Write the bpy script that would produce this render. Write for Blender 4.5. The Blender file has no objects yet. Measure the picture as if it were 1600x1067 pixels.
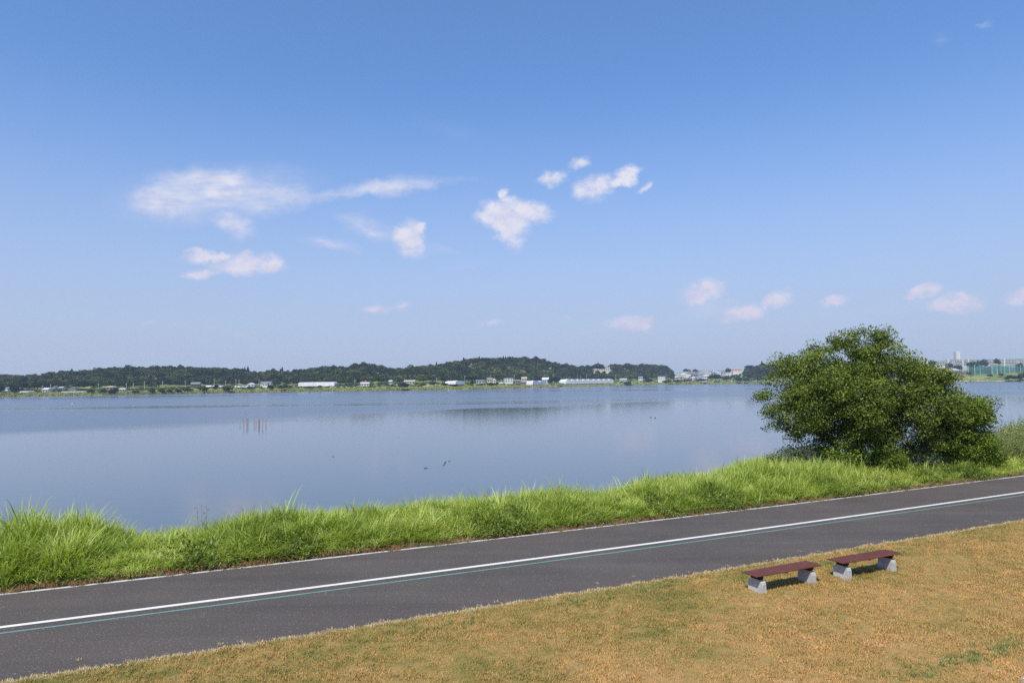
import bpy, math, random
import numpy as np
from mathutils import Vector, Matrix
R = math.radians
rng = np.random.default_rng(7)
random.seed(7)
SC = bpy.context.scene
COL = SC.collection

# ------------------------------------------------------------------ camera
F, H = 1067.0, 4.25                     # focal length in photo pixels (24 mm), eye height over the path
WATER_Z = -1.8
ROLL = math.atan(.0128)
PITCH = math.atan(65.3 * math.cos(ROLL) / F)
cd = bpy.data.cameras.new('camera'); cam = bpy.data.objects.new('camera', cd); COL.objects.link(cam)
cd.sensor_width = 36; cd.lens = 36 * F / 1600; cd.clip_start = .1; cd.clip_end = 20000
cam.matrix_world = Matrix.Translation((0, 0, H)) @ Matrix.Rotation(math.pi/2 + PITCH, 4, 'X') @ Matrix.Rotation(-ROLL, 4, 'Z')
SC.camera = cam

def ray(px, py):
    x, y = px - 800, 533.5 - py
    c, s = math.cos(ROLL), math.sin(ROLL)
    xr, yr = c*x + s*y, -s*x + c*y
    cp, sp = math.cos(PITCH), math.sin(PITCH)
    d = (xr, cp*F - sp*yr, sp*F + cp*yr)
    return d[0]/d[1], d[2]/d[1]
def G(px, py, z=0.):                    # survey helper: where a sight line meets height z
    u, v = ray(px, py); y = (z - H)/v
    return u*y, y
def hor(px): return 609.04 - .0128*px
def zat(px, py, Z): return H + ray(px, py)[1]*Z

# ------------------------------------------------------------------ light
SUN_EL, SUN_AZ = 53., 202.              # azimuth the sun stands at, clockwise from +Y (behind, a little left)
W = bpy.data.worlds.new('World'); SC.world = W; W.use_nodes = True
SC.view_settings.view_transform = 'Standard'; SC.view_settings.look = 'None'
SC.view_settings.exposure = 0.0; SC.view_settings.gamma = 1.0; SC.view_settings.use_curve_mapping = False
sd = bpy.data.lights.new('sun', 'SUN'); so = bpy.data.objects.new('sun', sd); COL.objects.link(so)
sd.energy = 4.8; sd.angle = R(.53); sd.color = (1.0, .94, .84)
az, el = R(SUN_AZ), R(SUN_EL)
sdir = Vector((math.sin(az)*math.cos(el), math.cos(az)*math.cos(el), math.sin(el)))
so.rotation_euler = sdir.to_track_quat('Z', 'Y').to_euler(); so.location = sdir*60

class NT:
    def __init__(s, tree): s.t = tree; s.n = tree.nodes; s.l = tree.links
    def new(s, typ, props=None, **ins):
        nd = s.n.new(typ)
        for k, v in (props or {}).items(): setattr(nd, k, v)
        for k, v in ins.items(): s.put(nd, k, v)
        return nd
    def put(s, nd, k, v):
        key = int(k[1:]) if k[0] == 'i' and k[1:].isdigit() else k.replace('_', ' ')
        sock = nd.inputs[key]
        if hasattr(v, 'is_output') or isinstance(v, bpy.types.NodeSocket): s.l.new(v, sock)
        else: sock.default_value = v
    def math(s, op, a, b=0., c=None, clamp=False):
        nd = s.n.new('ShaderNodeMath'); nd.operation = op; nd.use_clamp = clamp
        s.put(nd, 'i0', a); s.put(nd, 'i1', b)
        if c is not None: s.put(nd, 'i2', c)
        return nd.outputs[0]
    def noise(s, vec, scale, detail=3., rough=.55, dist=0.):
        nd = s.new('ShaderNodeTexNoise', None, Scale=scale, Detail=detail, Roughness=rough, Distortion=dist)
        if vec is not None: s.l.new(vec, nd.inputs['Vector'])
        return nd.outputs[0]
    def ramp(s, fac, stops, interp='LINEAR'):
        nd = s.n.new('ShaderNodeValToRGB'); cr = nd.color_ramp; cr.interpolation = interp
        while len(cr.elements) < len(stops): cr.elements.new(.5)
        for e, (p, c) in zip(cr.elements, stops):
            e.position = p; e.color = (*c, 1) if len(c) == 3 else c
        s.l.new(fac, nd.inputs[0]); return nd.outputs[0]
    def mix(s, fac, a, b, mode='MIX'):
        nd = s.n.new('ShaderNodeMix'); nd.data_type = 'RGBA'; nd.blend_type = mode
        for sock, v in ((nd.inputs[0], fac), (nd.inputs[6], a), (nd.inputs[7], b)):
            if isinstance(v, bpy.types.NodeSocket): s.l.new(v, sock)
            else: sock.default_value = (*v, 1) if isinstance(v, tuple) and len(v) == 3 else v
        return nd.outputs[2]
    def smooth(s, v, lo, hi):
        nd = s.new('ShaderNodeMapRange', {'interpolation_type': 'SMOOTHSTEP'}, Value=v, From_Min=lo, From_Max=hi)
        return nd.outputs[0]
    def mapping(s, vec, loc=(0, 0, 0), rot=(0, 0, 0), scl=(1, 1, 1), typ='POINT'):
        nd = s.n.new('ShaderNodeMapping'); nd.vector_type = typ
        s.l.new(vec, nd.inputs[0])
        if typ != 'NORMAL': nd.inputs['Location'].default_value = loc
        nd.inputs['Rotation'].default_value = rot; nd.inputs['Scale'].default_value = scl
        return nd.outputs[0]

# world: Nishita sky, a pale lilac layer low down, and clouds far away in fixed compass directions
w = NT(W.node_tree); w.n.clear()
sky = w.new('ShaderNodeTexSky', {'sky_type': 'NISHITA', 'sun_disc': False, 'sun_elevation': el, 'sun_rotation': az,
                                 'altitude': 20., 'air_density': 1.0, 'dust_density': .6, 'ozone_density': 2.2})
geo = w.new('ShaderNodeTexCoord').outputs['Generated']
sep = w.new('ShaderNodeSeparateXYZ'); w.l.new(geo, sep.inputs[0])
ay = w.math('MAXIMUM', w.math('ABSOLUTE', sep.outputs[1]), .02)
u = w.math('DIVIDE', sep.outputs[0], ay); v = w.math('DIVIDE', sep.outputs[2], ay)
cmb = w.new('ShaderNodeCombineXYZ', None, i0=u, i1=v, i2=0.).outputs[0]
warp1 = w.new('ShaderNodeTexNoise', None, Vector=w.mapping(cmb, scl=(1, 1.3, 1)), Scale=22., Detail=7., Roughness=.62).outputs[1]
wv = w.new('ShaderNodeVectorMath', {'operation': 'MULTIPLY_ADD'})
w.l.new(warp1, wv.inputs[0]); wv.inputs[1].default_value = (.055, .036, 0); wv.inputs[2].default_value = (-.0275, -.018, 0)
wa = w.new('ShaderNodeVectorMath', {'operation': 'ADD'}, i0=cmb, i1=wv.outputs[0]).outputs[0]
PUFF = [(330, 400, 62, 12, 2, 1.2), (378, 412, 62, 24, 3, 1.4), (412, 416, 44, 12, 0, 1.2), (312, 427, 38, 13, 0, 1.1),
        (640, 374, 32, 36, -25, 1.35), (653, 356, 19, 11, -10, 1.), (652, 396, 22, 20, 20, .5),
        (782, 330, 58, 26, 10, 1.4), (800, 352, 36, 36, 0, 1.3), (826, 332, 42, 22, -12, 1.4), (783, 304, 11, 13, 0, 1.1), (804, 378, 26, 22, 0, .8),
        (905, 256, 26, 14, 10, 1.), (865, 279, 32, 13, 12, 1.), (930, 293, 44, 25, 12, 1.25), (964, 282, 46, 15, 32, 1.2), (988, 268, 22, 8, 20, 1.), (1007, 290, 18, 10, 25, 1.),
        (985, 505, 48, 16, 8, 1.17), (1095, 458, 48, 23, 15, 1.23), (1165, 488, 46, 16, 12, 1.30), (1215, 471, 32, 14, 20, 1.30),
        (1305, 472, 30, 11, 10, 0.98), (1440, 456, 38, 14, 18, 1.30), (1490, 476, 52, 19, 3, 1.43), (1592, 464, 32, 14, 20, 1.),
        (770, 504, 20, 10, 0, .65), (592, 480, 34, 10, 0, .62), (630, 480, 18, 9, 0, .6), (228, 506, 16, 7, 0, .42), (380, 526, 20, 7, 0, .38), (884, 496, 14, 7, 0, .42)]
THIN = [(335, 305, 190, 58, 4, .66), (245, 314, 55, 26, 0, .5), (325, 284, 95, 22, -5, .5), (370, 355, 42, 20, -15, .8), (440, 315, 70, 26, 5, .3),
        (606, 290, 90, 19, 5, .75), (520, 306, 90, 11, 5, .38), (700, 286, 80, 9, 4, .25), (580, 358, 85, 22, -22, .55),
        (515, 381, 60, 12, -10, .55), (690, 392, 50, 12, -5, .25), (720, 415, 50, 9, 10, .22), (710, 205, 90, 28, -15, .14),
        (930, 518, 90, 22, 3, .22), (1110, 484, 70, 22, 10, .4), (1460, 470, 120, 22, 6, .25), (1320, 490, 110, 16, 0, .2), (1467, 64, 16, 20, 60, .22), (1543, 40, 18, 9, 15, .3)]
def blobs(items, vec, op):
    acc = None
    for (px, py, rx, ry, rot, st) in items:
        cu, cv = ray(px, py)
        m = w.mapping(vec, loc=(cu, cv, 0), rot=(0, 0, R(rot)), scl=(rx/F, ry/F, 1), typ='TEXTURE')
        ln = w.new('ShaderNodeVectorMath', {'operation': 'LENGTH'}, i0=m).outputs['Value']
        q = w.math('MAXIMUM', w.math('MULTIPLY_ADD', ln, -st*.92, st), 0.)
        acc = q if acc is None else w.math(op, acc, q)
    return acc
pf = blobs(PUFF, wa, 'MAXIMUM'); th = blobs(THIN, wa, 'ADD')
fine = w.noise(w.mapping(cmb, scl=(1, 1.35, 1)), 42., 8., .66)
streak = w.noise(w.mapping(cmb, rot=(0, 0, R(-6)), scl=(1, 4.5, 1)), 17., 7., .64)
pd = w.smooth(w.math('MULTIPLY', pf, w.math('MULTIPLY_ADD', fine, 3.0, -.45)), .02, 1.0)
td = w.math('MULTIPLY', w.smooth(th, 0., .85), w.math('MULTIPLY_ADD', streak, 1.5, -.05), clamp=True)
cd_ = w.math('MAXIMUM', w.math('MULTIPLY', pd, .90), w.math('MULTIPLY', td, 1.0), clamp=True)
low = w.smooth(sep.outputs[2], .0, .30)
skyc = w.new('ShaderNodeVectorMath', {'operation': 'SCALE'}, i0=sky.outputs[0]); skyc.inputs['Scale'].default_value = .14
veil = w.math('MULTIPLY', w.math('SUBTRACT', 1., w.smooth(sep.outputs[2], -.02, .42)), .97)
gm = w.new('ShaderNodeGamma', None, Color=w.mix(1., skyc.outputs[0], (.87, 1.07, 1.34), 'MULTIPLY'), Gamma=.8).outputs[0]
base = w.mix(veil, w.mix(1., gm, (.655, .79, .935), 'MULTIPLY'), (.462, .538, .715))
ccol = w.mix(low, (.68, .65, .80), (.84, .82, .90))
ccol = w.mix(w.smooth(w.noise(w.mapping(cmb, loc=(.3, .012, 0), scl=(1, 1.35, 1)), 30., 4., .6), .35, .62), w.mix(.42, ccol, (.46, .52, .78)), ccol)
tot = w.mix(cd_, base, ccol)
bg = w.new('ShaderNodeBackground', None, Color=tot, Strength=1.0)
w.new('ShaderNodeOutputWorld', None, Surface=bg.outputs[0])

SC.cycles.use_denoising = False
SC.cycles.sample_clamp_indirect = 4.0; SC.cycles.max_bounces = 8; SC.cycles.transparent_max_bounces = 12; SC.cycles.volume_bounces = 1
SC.cycles.diffuse_bounces = 3; SC.cycles.glossy_bounces = 3

# ------------------------------------------------------------------ helpers
def mat(name, build, rough=.8, spec=.3):
    m = bpy.data.materials.new(name); m.use_nodes = True
    t = NT(m.node_tree); b = t.n['Principled BSDF']
    b.inputs['Roughness'].default_value = rough; b.inputs['Specular IOR Level'].default_value = spec
    c = build(t, b)
    if c is not None:
        if isinstance(c, tuple): b.inputs['Base Color'].default_value = (*c, 1)
        else: t.l.new(c, b.inputs['Base Color'])
    return m
def pos(t): return t.new('ShaderNodeNewGeometry').outputs['Position']
def bump(t, b, h, strength=.5, dist=.02):
    nd = t.new('ShaderNodeBump', None, Strength=strength, Distance=dist, Height=h)
    t.l.new(nd.outputs[0], b.inputs['Normal'])
def plain(name, c, var=.12, scale=3., rough=.8, spec=.3, grime=None):
    def bld(t, b):
        n = t.noise(pos(t), scale, 5.)
        d = tuple(x*(1-var*1.6) for x in c); l = tuple(min(1, x*(1+var)) for x in c)
        return t.ramp(n, [(.3, d), (.7, l)])
    return mat(name, bld, rough, spec)

def tag(o, label=None, cat=None, group=None, kind=None):
    if label: o['label'] = label
    if cat: o['category'] = cat
    if group: o['group'] = group
    if kind: o['kind'] = kind
    return o
def mesh(name, verts, faces, m=None, smooth=False):
    me = bpy.data.meshes.new(name); me.from_pydata([tuple(map(float, p)) for p in verts], [], faces)
    if m:
        for x in (m if isinstance(m, list) else [m]): me.materials.append(x)
    if smooth: me.polygons.foreach_set('use_smooth', [True]*len(me.polygons))
    me.update(); return me
def fastmesh(name, V, Fc, m=None, smooth=False, tint=None):
    """V (n,3), Fc (m,k) constant k"""
    me = bpy.data.meshes.new(name); V = np.asarray(V, np.float32); Fc = np.asarray(Fc, np.int32)
    k = Fc.shape[1]
    me.vertices.add(len(V)); me.vertices.foreach_set('co', V.ravel())
    me.loops.add(Fc.size); me.loops.foreach_set('vertex_index', Fc.ravel())
    me.polygons.add(len(Fc)); me.polygons.foreach_set('loop_start', np.arange(0, Fc.size, k, dtype=np.int32))
    if m: me.materials.append(m)
    me.update(calc_edges=True)
    if smooth: me.polygons.foreach_set('use_smooth', np.ones(len(Fc), bool))
    if tint is not None:
        a = me.attributes.new('tint', 'FLOAT', 'FACE'); a.data.foreach_set('value', np.asarray(tint, np.float32))
    me.validate(); return me
def link(name, me, parent=None, loc=None, rz=None):
    o = bpy.data.objects.new(name, me); COL.objects.link(o)
    if parent: o.parent = parent
    if loc is not None: o.location = loc
    if rz is not None: o.rotation_euler = (0, 0, rz)
    return o
def empty(name, loc, rz=0):
    o = bpy.data.objects.new(name, None); COL.objects.link(o); o.location = loc; o.rotation_euler = (0, 0, rz)
    o.empty_display_size = .3; return o
def copy_tree(o, parent=None):
    c = o.copy(); COL.objects.link(c); c.parent = parent
    for ch in [x for x in o.children]: copy_tree(ch, c)
    return c
class MB:
    def __init__(s): s.v = []; s.f = []
    def add(s, vs, fs):
        n = len(s.v); s.v += [tuple(p) for p in vs]; s.f += [tuple(i+n for i in f) for f in fs]; return s
    def box(s, x0, x1, y0, y1, z0, z1):
        return s.add([(x0, y0, z0), (x1, y0, z0), (x1, y1, z0), (x0, y1, z0), (x0, y0, z1), (x1, y0, z1), (x1, y1, z1), (x0, y1, z1)],
                     [(0, 3, 2, 1), (4, 5, 6, 7), (0, 1, 5, 4), (1, 2, 6, 5), (2, 3, 7, 6), (3, 0, 4, 7)])
    def tube(s, a, b, r0, r1, n=6):
        a, b = Vector(a), Vector(b); d = (b-a).normalized()
        x = d.orthogonal().normalized(); y = d.cross(x)
        vs = [a + (x*math.cos(q)+y*math.sin(q))*r0 for q in np.linspace(0, 2*math.pi, n, endpoint=False)] + \
             [b + (x*math.cos(q)+y*math.sin(q))*r1 for q in np.linspace(0, 2*math.pi, n, endpoint=False)]
        return s.add(vs, [(i, (i+1) % n, n+(i+1) % n, n+i) for i in range(n)] + [tuple(range(n-1, -1, -1)), tuple(range(n, 2*n))])
    def gable(s, x0, x1, y0, y1, z0, z1, over=.5):     # ridge along x
        x0 -= over; x1 += over; y0 -= over; y1 += over; ym = (y0+y1)/2; k = .18
        return s.add([(x0, y0, z0), (x1, y0, z0), (x1, y1, z0), (x0, y1, z0), (x0, ym, z1), (x1, ym, z1),
                      (x0, y0, z0-k), (x1, y0, z0-k), (x1, y1, z0-k), (x0, y1, z0-k)],
                     [(0, 1, 5, 4), (3, 4, 5, 2), (0, 4, 3, 9, 6), (1, 7, 8, 2, 5), (0, 6, 7, 1), (2, 8, 9, 3), (6, 9, 8, 7)])
    def hip(s, x0, x1, y0, y1, z0, z1, over=.6):
        x0 -= over; x1 += over; y0 -= over; y1 += over; ym = (y0+y1)/2; q = min((y1-y0)/2, (x1-x0)*.4); k = .18
        return s.add([(x0, y0, z0), (x1, y0, z0), (x1, y1, z0), (x0, y1, z0), (x0+q, ym, z1), (x1-q, ym, z1),
                      (x0, y0, z0-k), (x1, y0, z0-k), (x1, y1, z0-k), (x0, y1, z0-k)],
                     [(0, 1, 5, 4), (1, 2, 5), (2, 3, 4, 5), (3, 0, 4), (0, 6, 7, 1), (1, 7, 8, 2), (2, 8, 9, 3), (3, 9, 6, 0), (6, 9, 8, 7)])
    def mesh(s, name, m, smooth=False): return mesh(name, s.v, s.f, m, smooth)
    def build(s, name, m, parent=None, smooth=False): return link(name, s.mesh(name, m, smooth), parent)

# path coordinates: s along, t across (towards the lake)
ex, ey = .899, .438
def U(s):                                 # lake-side edge of the tarmac
    s = np.asarray(s, float)
    return np.where(s > 25, 17.1, np.where(s > -8, 17.1+.0008*(25-s)**2, 17.1+.0008*33**2+.0528*(-8-s)))
def ST(s, t): return s*ex - t*ey, s*ey + t*ex
def ts(x, y): return x*ex + y*ey, -x*ey + y*ex
def bankw(s): return np.interp(s, [-40, 12, 20, 27, 40, 60], [3.1, 3.1, 4.2, 7.2, 8.0, 8.5])
def bank_z(s, d):                         # ground height at distance d beyond the tarmac edge
    B = bankw(s); q = np.clip((d-B)/2.6, 0, 3)
    return np.where(d < .1, -.03, .02 + .06*np.sin(np.clip(d/B, 0, 1)*3.14)) - q*1.1

# ------------------------------------------------------------------ far terrain functions (px = compass direction in photo pixels)
SHX = [-400, 0, 200, 400, 600, 700, 800, 870, 900, 1000, 1100, 1200, 1400, 1550, 1700, 2100]
SHY = [None, 620, 617, 613, 610.5, 609, 606.5, 604.6, 603.9, 602, 600, 599, 597.2, 596.2, 595.6, None]
SHZ = []
for x_, y_ in zip(SHX, SHY): SHZ.append(None if y_ is None else (H-WATER_Z)*F/(y_-hor(x_)))
SHZ[0] = 520; SHZ[-1] = 900
def Zs(px): return np.interp(px, SHX, SHZ)
TOPX = [-400, 0, 30, 42, 80, 100, 140, 180, 230, 300, 350, 380, 391, 410, 450, 470, 500, 550, 562, 575, 590, 612, 620, 640, 660, 700, 720, 740, 780, 820, 850, 862, 872, 890, 900, 920, 932, 940, 946, 955, 980, 1020, 1035, 1046, 1056, 1070, 1140, 1160, 1190, 1230, 1300, 1440, 1500, 1600, 2100]
TOPY = [588, 586, 586, 588, 583, 580, 578, 575, 573, 573, 575, 577, 581, 581, 580, 577, 574, 572, 568, 569, 572, 574, 578, 575, 571, 567, 562, 559, 559, 558, 561, 566, 569, 569, 572, 571, 569, 570, 574, 569, 570, 570, 571, 575, 585, 586, 584, 578, 569, 570, 570, 572, 571, 571, 571]
def hr(px):
    Zr = Zs(px)+330
    return np.clip((hor(px)-np.interp(px, TOPX, TOPY))*Zr/F + H - 9.5, 3, 60)
def hgt(px, Z):
    px = np.asarray(px, float); d = np.asarray(Z, float) - Zs(px)
    g1 = np.interp(px, [1300, 1420], [1.2, 5.2]); g2 = np.interp(px, [0, 200, 330, 450, 620, 800, 900, 970, 1040, 1300, 1420], [3., 3.4, 4.5, 5., 5.6, 5.2, 4.3, 6., 7.2, 7.2, 8.6])
    h_ = hr(px)
    out = np.where(d < 0, -2.4+d*.01*0, 0)
    def seg(d0, h0, d1, h1, sm=False):
        q = np.clip((d-d0)/(d1-d0), 0, 1); q = q*q*(3-2*q) if sm else q
        return h0+(h1-h0)*q
    out = np.where(d < 0, -2.6, np.where(d < 6, seg(0, -1.9, 6, -.9), np.where(d < 40, seg(6, -.9, 40, g1), np.where(d < 62, seg(40, g1, 62, g1+(g2-g1)*.8), np.where(d < 120, seg(62, g1+(g2-g1)*.8, 120, g2),
          np.where(d < 350, seg(120, g2, 350, h_, True), np.where(d < 700, h_, seg(700, h_, 2000, h_*.5))))))))
    return out
def P(px, Z): return (px-800)/F*Z, Z     # ground plan point
# ------------------------------------------------------------------ materials
def m_asphalt(t, b):
    p = pos(t)
    big = t.noise(p, .35, 4.); fine = t.noise(p, 95., 2., .6); vor = t.new('ShaderNodeTexVoronoi', None, Vector=p, Scale=52.)
    c = t.ramp(big, [(.3, (.086, .073, .064)), (.7, (.108, .093, .081))])
    mid = t.noise(p, 34., 3., .7)
    c = t.mix(1., c, t.ramp(fine, [(.3, (.5, .5, .5)), (.7, (1.4, 1.4, 1.4))]), 'MULTIPLY')
    c = t.mix(1., c, t.ramp(mid, [(.36, (.62, .62, .62)), (.64, (1.4, 1.4, 1.4))]), 'MULTIPLY')
    rare = t.new('ShaderNodeSeparateColor', None, Color=vor.outputs['Color'])
    fleck = t.math('MULTIPLY', t.math('GREATER_THAN', rare.outputs[0], .965), t.math('LESS_THAN', vor.outputs['Distance'], .45))
    c = t.mix(t.math('MULTIPLY', t.math('MULTIPLY', fleck, rare.outputs[1]), .8), c, (.48, .42, .38))
    st = t.noise(t.mapping(p, rot=(0, 0, R(-26)), scl=(.12, 1.6, 1)), 1., 4.)
    c = t.mix(1., c, t.ramp(st, [(.35, (.9, .9, .9)), (.65, (1.08, 1.08, 1.08))]), 'MULTIPLY')
    bump(t, b, fine, .5, .006); return c
M = {}
M['asphalt'] = mat('asphalt', m_asphalt, .88, .25)
def paint(c, wear):
    def bld(t, b):
        p = pos(t); n = t.noise(p, 40., 4., .7); n2 = t.noise(p, 3.5, 4., .6)
        k = t.smooth(t.math('ADD', t.math('MULTIPLY', n, .55), t.math('MULTIPLY', n2, .45)), wear, wear+.07)
        return t.mix(k, (.13, .115, .115), t.ramp(n2, [(.3, tuple(x*.86 for x in c)), (.7, c)]))
    return bld
M['white_paint'] = mat('white_road_paint', paint((.82, .79, .74), .31), .6)
M['edge_paint'] = mat('worn_white_paint', paint((.66, .65, .64), .41), .7)
M['teal_paint'] = mat('teal_road_paint', paint((.16, .32, .27), .37), .6)
def lawn_color(t):
    p = pos(t)
    big = t.noise(p, .55, 5., .6); mid = t.noise(p, 3.2, 4., .6); fine = t.noise(p, 60., 2., .6)
    v = t.math('ADD', t.math('MULTIPLY', big, .6), t.math('MULTIPLY', mid, .4))
    # the strip beside the tarmac keeps more green
    sp = t.new('ShaderNodeSeparateXYZ', None, Vector=p)
    tt = t.math('ADD', t.math('MULTIPLY', sp.outputs[0], -ey), t.math('MULTIPLY', sp.outputs[1], ex))
    g = t.smooth(tt, 7.0, 11.6)
    left = t.smooth(sp.outputs[0], 7., -3.)
    v = t.math('SUBTRACT', t.math('ADD', v, .045), t.math('MULTIPLY', t.math('ADD', g, t.math('MULTIPLY', left, .3)), .085))
    c = t.ramp(v, [(.30, (.20, .19, .058)), (.40, (.29, .23, .074)), (.50, (.40, .27, .100)), (.60, (.47, .292, .118)), (.72, (.56, .385, .19))])
    return c, fine, mid
def m_lawn(t, b):
    c, fine, mid = lawn_color(t)
    c = t.mix(1., c, t.ramp(fine, [(.3, (.5, .5, .46)), (.7, (1.15, 1.15, 1.15))]), 'MULTIPLY')
    bump(t, b, fine, .8, .02); return c
M['lawn'] = mat('dry_lawn', m_lawn, .95, .1)
def m_blade(t, b):
    c, fine, mid = lawn_color(t)
    r = t.new('ShaderNodeObjectInfo').outputs['Random']
    c = t.mix(1., c, t.ramp(r, [(0., (.78, .80, .70)), (1., (1.35, 1.28, 1.2))]), 'MULTIPLY')
    b.inputs['Transmission Weight'].default_value = 0
    return c
M['dry_blade'] = mat('dry_blade', m_blade, .8, .2)
def leafy(name, stops, trans=.25, rough=.5, spec=.35, use='rand', big=.6, poscale=.5):
    m = bpy.data.materials.new(name); m.use_nodes = True; t = NT(m.node_tree); t.n.clear()
    if use == 'rand': r = t.new('ShaderNodeObjectInfo').outputs['Random']
    else: r = t.new('ShaderNodeAttribute', {'attribute_name': 'tint'}).outputs['Fac']
    n = t.noise(pos(t), poscale, 4.)
    vv = t.math('ADD', t.math('MULTIPLY', r, 1-big), t.math('MULTIPLY', t.math('MULTIPLY_ADD', n, 2.2, -.6), big), clamp=True)
    c = t.ramp(vv, stops)
    b = t.new('ShaderNodeBsdfPrincipled', None, Base_Color=c, Roughness=rough); b.inputs['Specular IOR Level'].default_value = spec
    tr = t.new('ShaderNodeBsdfTranslucent', None, Color=t.mix(1., c, (1.15, 1.25, .6), 'MULTIPLY'))
    mx = t.new('ShaderNodeMixShader', None, i0=trans, i1=b.outputs[0], i2=tr.outputs[0])
    t.new('ShaderNodeOutputMaterial', None, Surface=mx.outputs[0]); return m
M['tall_grass'] = leafy('tall_grass', [(0, (.15, .21, .032)), (.3, (.29, .37, .06)), (.6, (.44, .51, .11)), (.85, (.60, .64, .21)), (1, (.72, .68, .34))], .38)
M['weed'] = leafy('leafy_weed', [(0, (.07, .105, .014)), (.6, (.14, .20, .025)), (1, (.25, .33, .06))], .2, poscale=2.)
M['green_tuft'] = leafy('green_tuft', [(0, (.19, .22, .06)), (1, (.32, .35, .12))], .25)
M['straw'] = leafy('straw', [(0, (.46, .35, .17)), (1, (.70, .56, .32))], .2)
M['brown_litter'] = leafy('brown_litter', [(0, (.20, .10, .045)), (.6, (.30, .17, .08)), (1, (.36, .28, .13))], .1)
M['pale_weed'] = leafy('seeding_weed', [(0, (.14, .20, .06)), (.5, (.25, .29, .10)), (1, (.42, .36, .19))], .25, poscale=1.2)
M['leaf'] = leafy('tree_leaf', [(0, (.030, .052, .010)), (.35, (.085, .122, .017)), (.7, (.17, .225, .028)), (.93, (.31, .36, .05)), (1, (.36, .17, .05))], .12, .5, .25, 'tint', .35, .9)
M['leaf2'] = leafy('bush_leaf', [(0, (.045, .085, .010)), (.4, (.10, .155, .016)), (.8, (.19, .26, .03)), (1, (.34, .29, .06))], .18, .5, .25, 'tint', .3, .9)
M['leaf3'] = leafy('grey_leaf', [(0, (.07, .10, .05)), (.5, (.11, .15, .07)), (1, (.20, .22, .11))], .2, .5, .35, 'tint', .3, .9)
def bark(t, b):
    n = t.noise(t.mapping(pos(t), scl=(1, 1, .25)), 22., 5., .65); bump(t, b, n, .6, .02)
    return t.ramp(n, [(.3, (.035, .027, .021)), (.7, (.10, .082, .066))])
M['bark'] = mat('bark', bark, .9, .1)
def m_bank(t, b):
    n = t.noise(pos(t), 2.5, 5.)
    return t.ramp(n, [(.3, (.05, .055, .02)), (.5, (.13, .085, .045)), (.7, (.20, .14, .075))])
M['bank'] = mat('bank_soil', m_bank, .95, .05)
def m_concrete(t, b):
    p = pos(t); n = t.noise(p, 9., 6., .7); s2 = t.noise(t.mapping(p, scl=(1, 1, .3)), 14., 4.); bump(t, b, t.noise(p, 120., 3.), .3, .004)
    c = t.ramp(n, [(.25, (.36, .355, .345)), (.6, (.50, .495, .485)), (.8, (.58, .57, .55))])
    return t.mix(t.smooth(s2, .55, .75), c, (.30, .285, .26))
M['concrete'] = mat('concrete', m_concrete, .85, .2)
def m_seat(t, b):
    p = pos(t); g = t.noise(t.mapping(p, rot=(0, 0, R(-25.6)), scl=(1.2, 26, 6)), 3., 5., .6); n = t.noise(p, 5., 4.)
    bump(t, b, g, .25, .004)
    c = t.ramp(g, [(.3, (.100, .030, .022)), (.7, (.140, .044, .032))])
    return t.mix(t.smooth(n, .5, .8), c, (.17, .070, .050))
M['seat'] = mat('red_brown_composite', m_seat, .62, .3)
M['black'] = plain('black_steel', (.018, .018, .02), rough=.5)
# far things
def far_leaf(name, stops, sc=.012):
    def bld(t, b):
        r = t.new('ShaderNodeObjectInfo').outputs['Random']; n = t.noise(pos(t), sc, 4.); f = t.noise(pos(t), .5, 3.)
        vv = t.math('ADD', t.math('ADD', t.math('MULTIPLY', r, .62), t.math('MULTIPLY_ADD', n, 1.5, -.6)), t.math('MULTIPLY_ADD', f, .5, -.25), clamp=True)
        return t.ramp(vv, stops)
    return mat(name, bld, .85, .1)
M['wood'] = far_leaf('woodland_leaf', [(0, (.014, .028, .012)), (.35, (.036, .056, .017)), (.6, (.068, .092, .024)), (.85, (.13, .15, .04)), (1, (.18, .17, .06))])
M['conifer'] = far_leaf('conifer_leaf', [(0, (.014, .028, .016)), (1, (.03, .05, .024))])
M['shore_leaf'] = far_leaf('shore_tree_leaf', [(0, (.034, .062, .020)), (.6, (.062, .10, .03)), (1, (.10, .14, .042))])
M['shore_dark'] = far_leaf('shore_dark_leaf', [(0, (.018, .034, .014)), (1, (.045, .066, .024))])
M['reed'] = far_leaf('reed_blade', [(0, (.22, .24, .08)), (.5, (.34, .36, .12)), (.85, (.42, .39, .16)), (1, (.42, .28, .15))], .03)
def m_far(t, b):
    p = pos(t); n = t.noise(p, .02, 5., .6); f = t.noise(p, .35, 4.)
    c = t.ramp(n, [(.35, (.12, .16, .05)), (.5, (.21, .27, .085)), (.62, (.30, .32, .12)), (.75, (.38, .32, .17))])
    return t.mix(1., c, t.ramp(f, [(.3, (.75, .75, .75)), (.7, (1.15, 1.15, 1.15))]), 'MULTIPLY')
M['far_ground'] = mat('far_fields', m_far, .95, .05)
M['mud'] = plain('shore_mud', (.16, .12, .08), scale=.3)
WC = {'white': (.62, .62, .60), 'cream': (.60, .55, .43), 'grey': (.40, .40, .40), 'brown': (.24, .18, .13), 'yellow': (.62, .50, .22), 'beige': (.50, .44, .36), 'darkwood': (.10, .085, .075)}
RC = {'grey': (.20, .21, .23), 'dark': (.085, .09, .10), 'white': (.58, .58, .59), 'blue': (.16, .22, .32), 'orange': (.62, .20, .095), 'red': (.42, .07, .06), 'tan': (.42, .35, .27), 'pale': (.45, .45, .44), 'brown': (.20, .13, .10)}
for k, c in WC.items(): M['w_'+k] = plain('wall_'+k, c, .07, .3)
for k, c in RC.items(): M['r_'+k] = plain('roof_'+k, c, .12, .6, .6)
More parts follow.
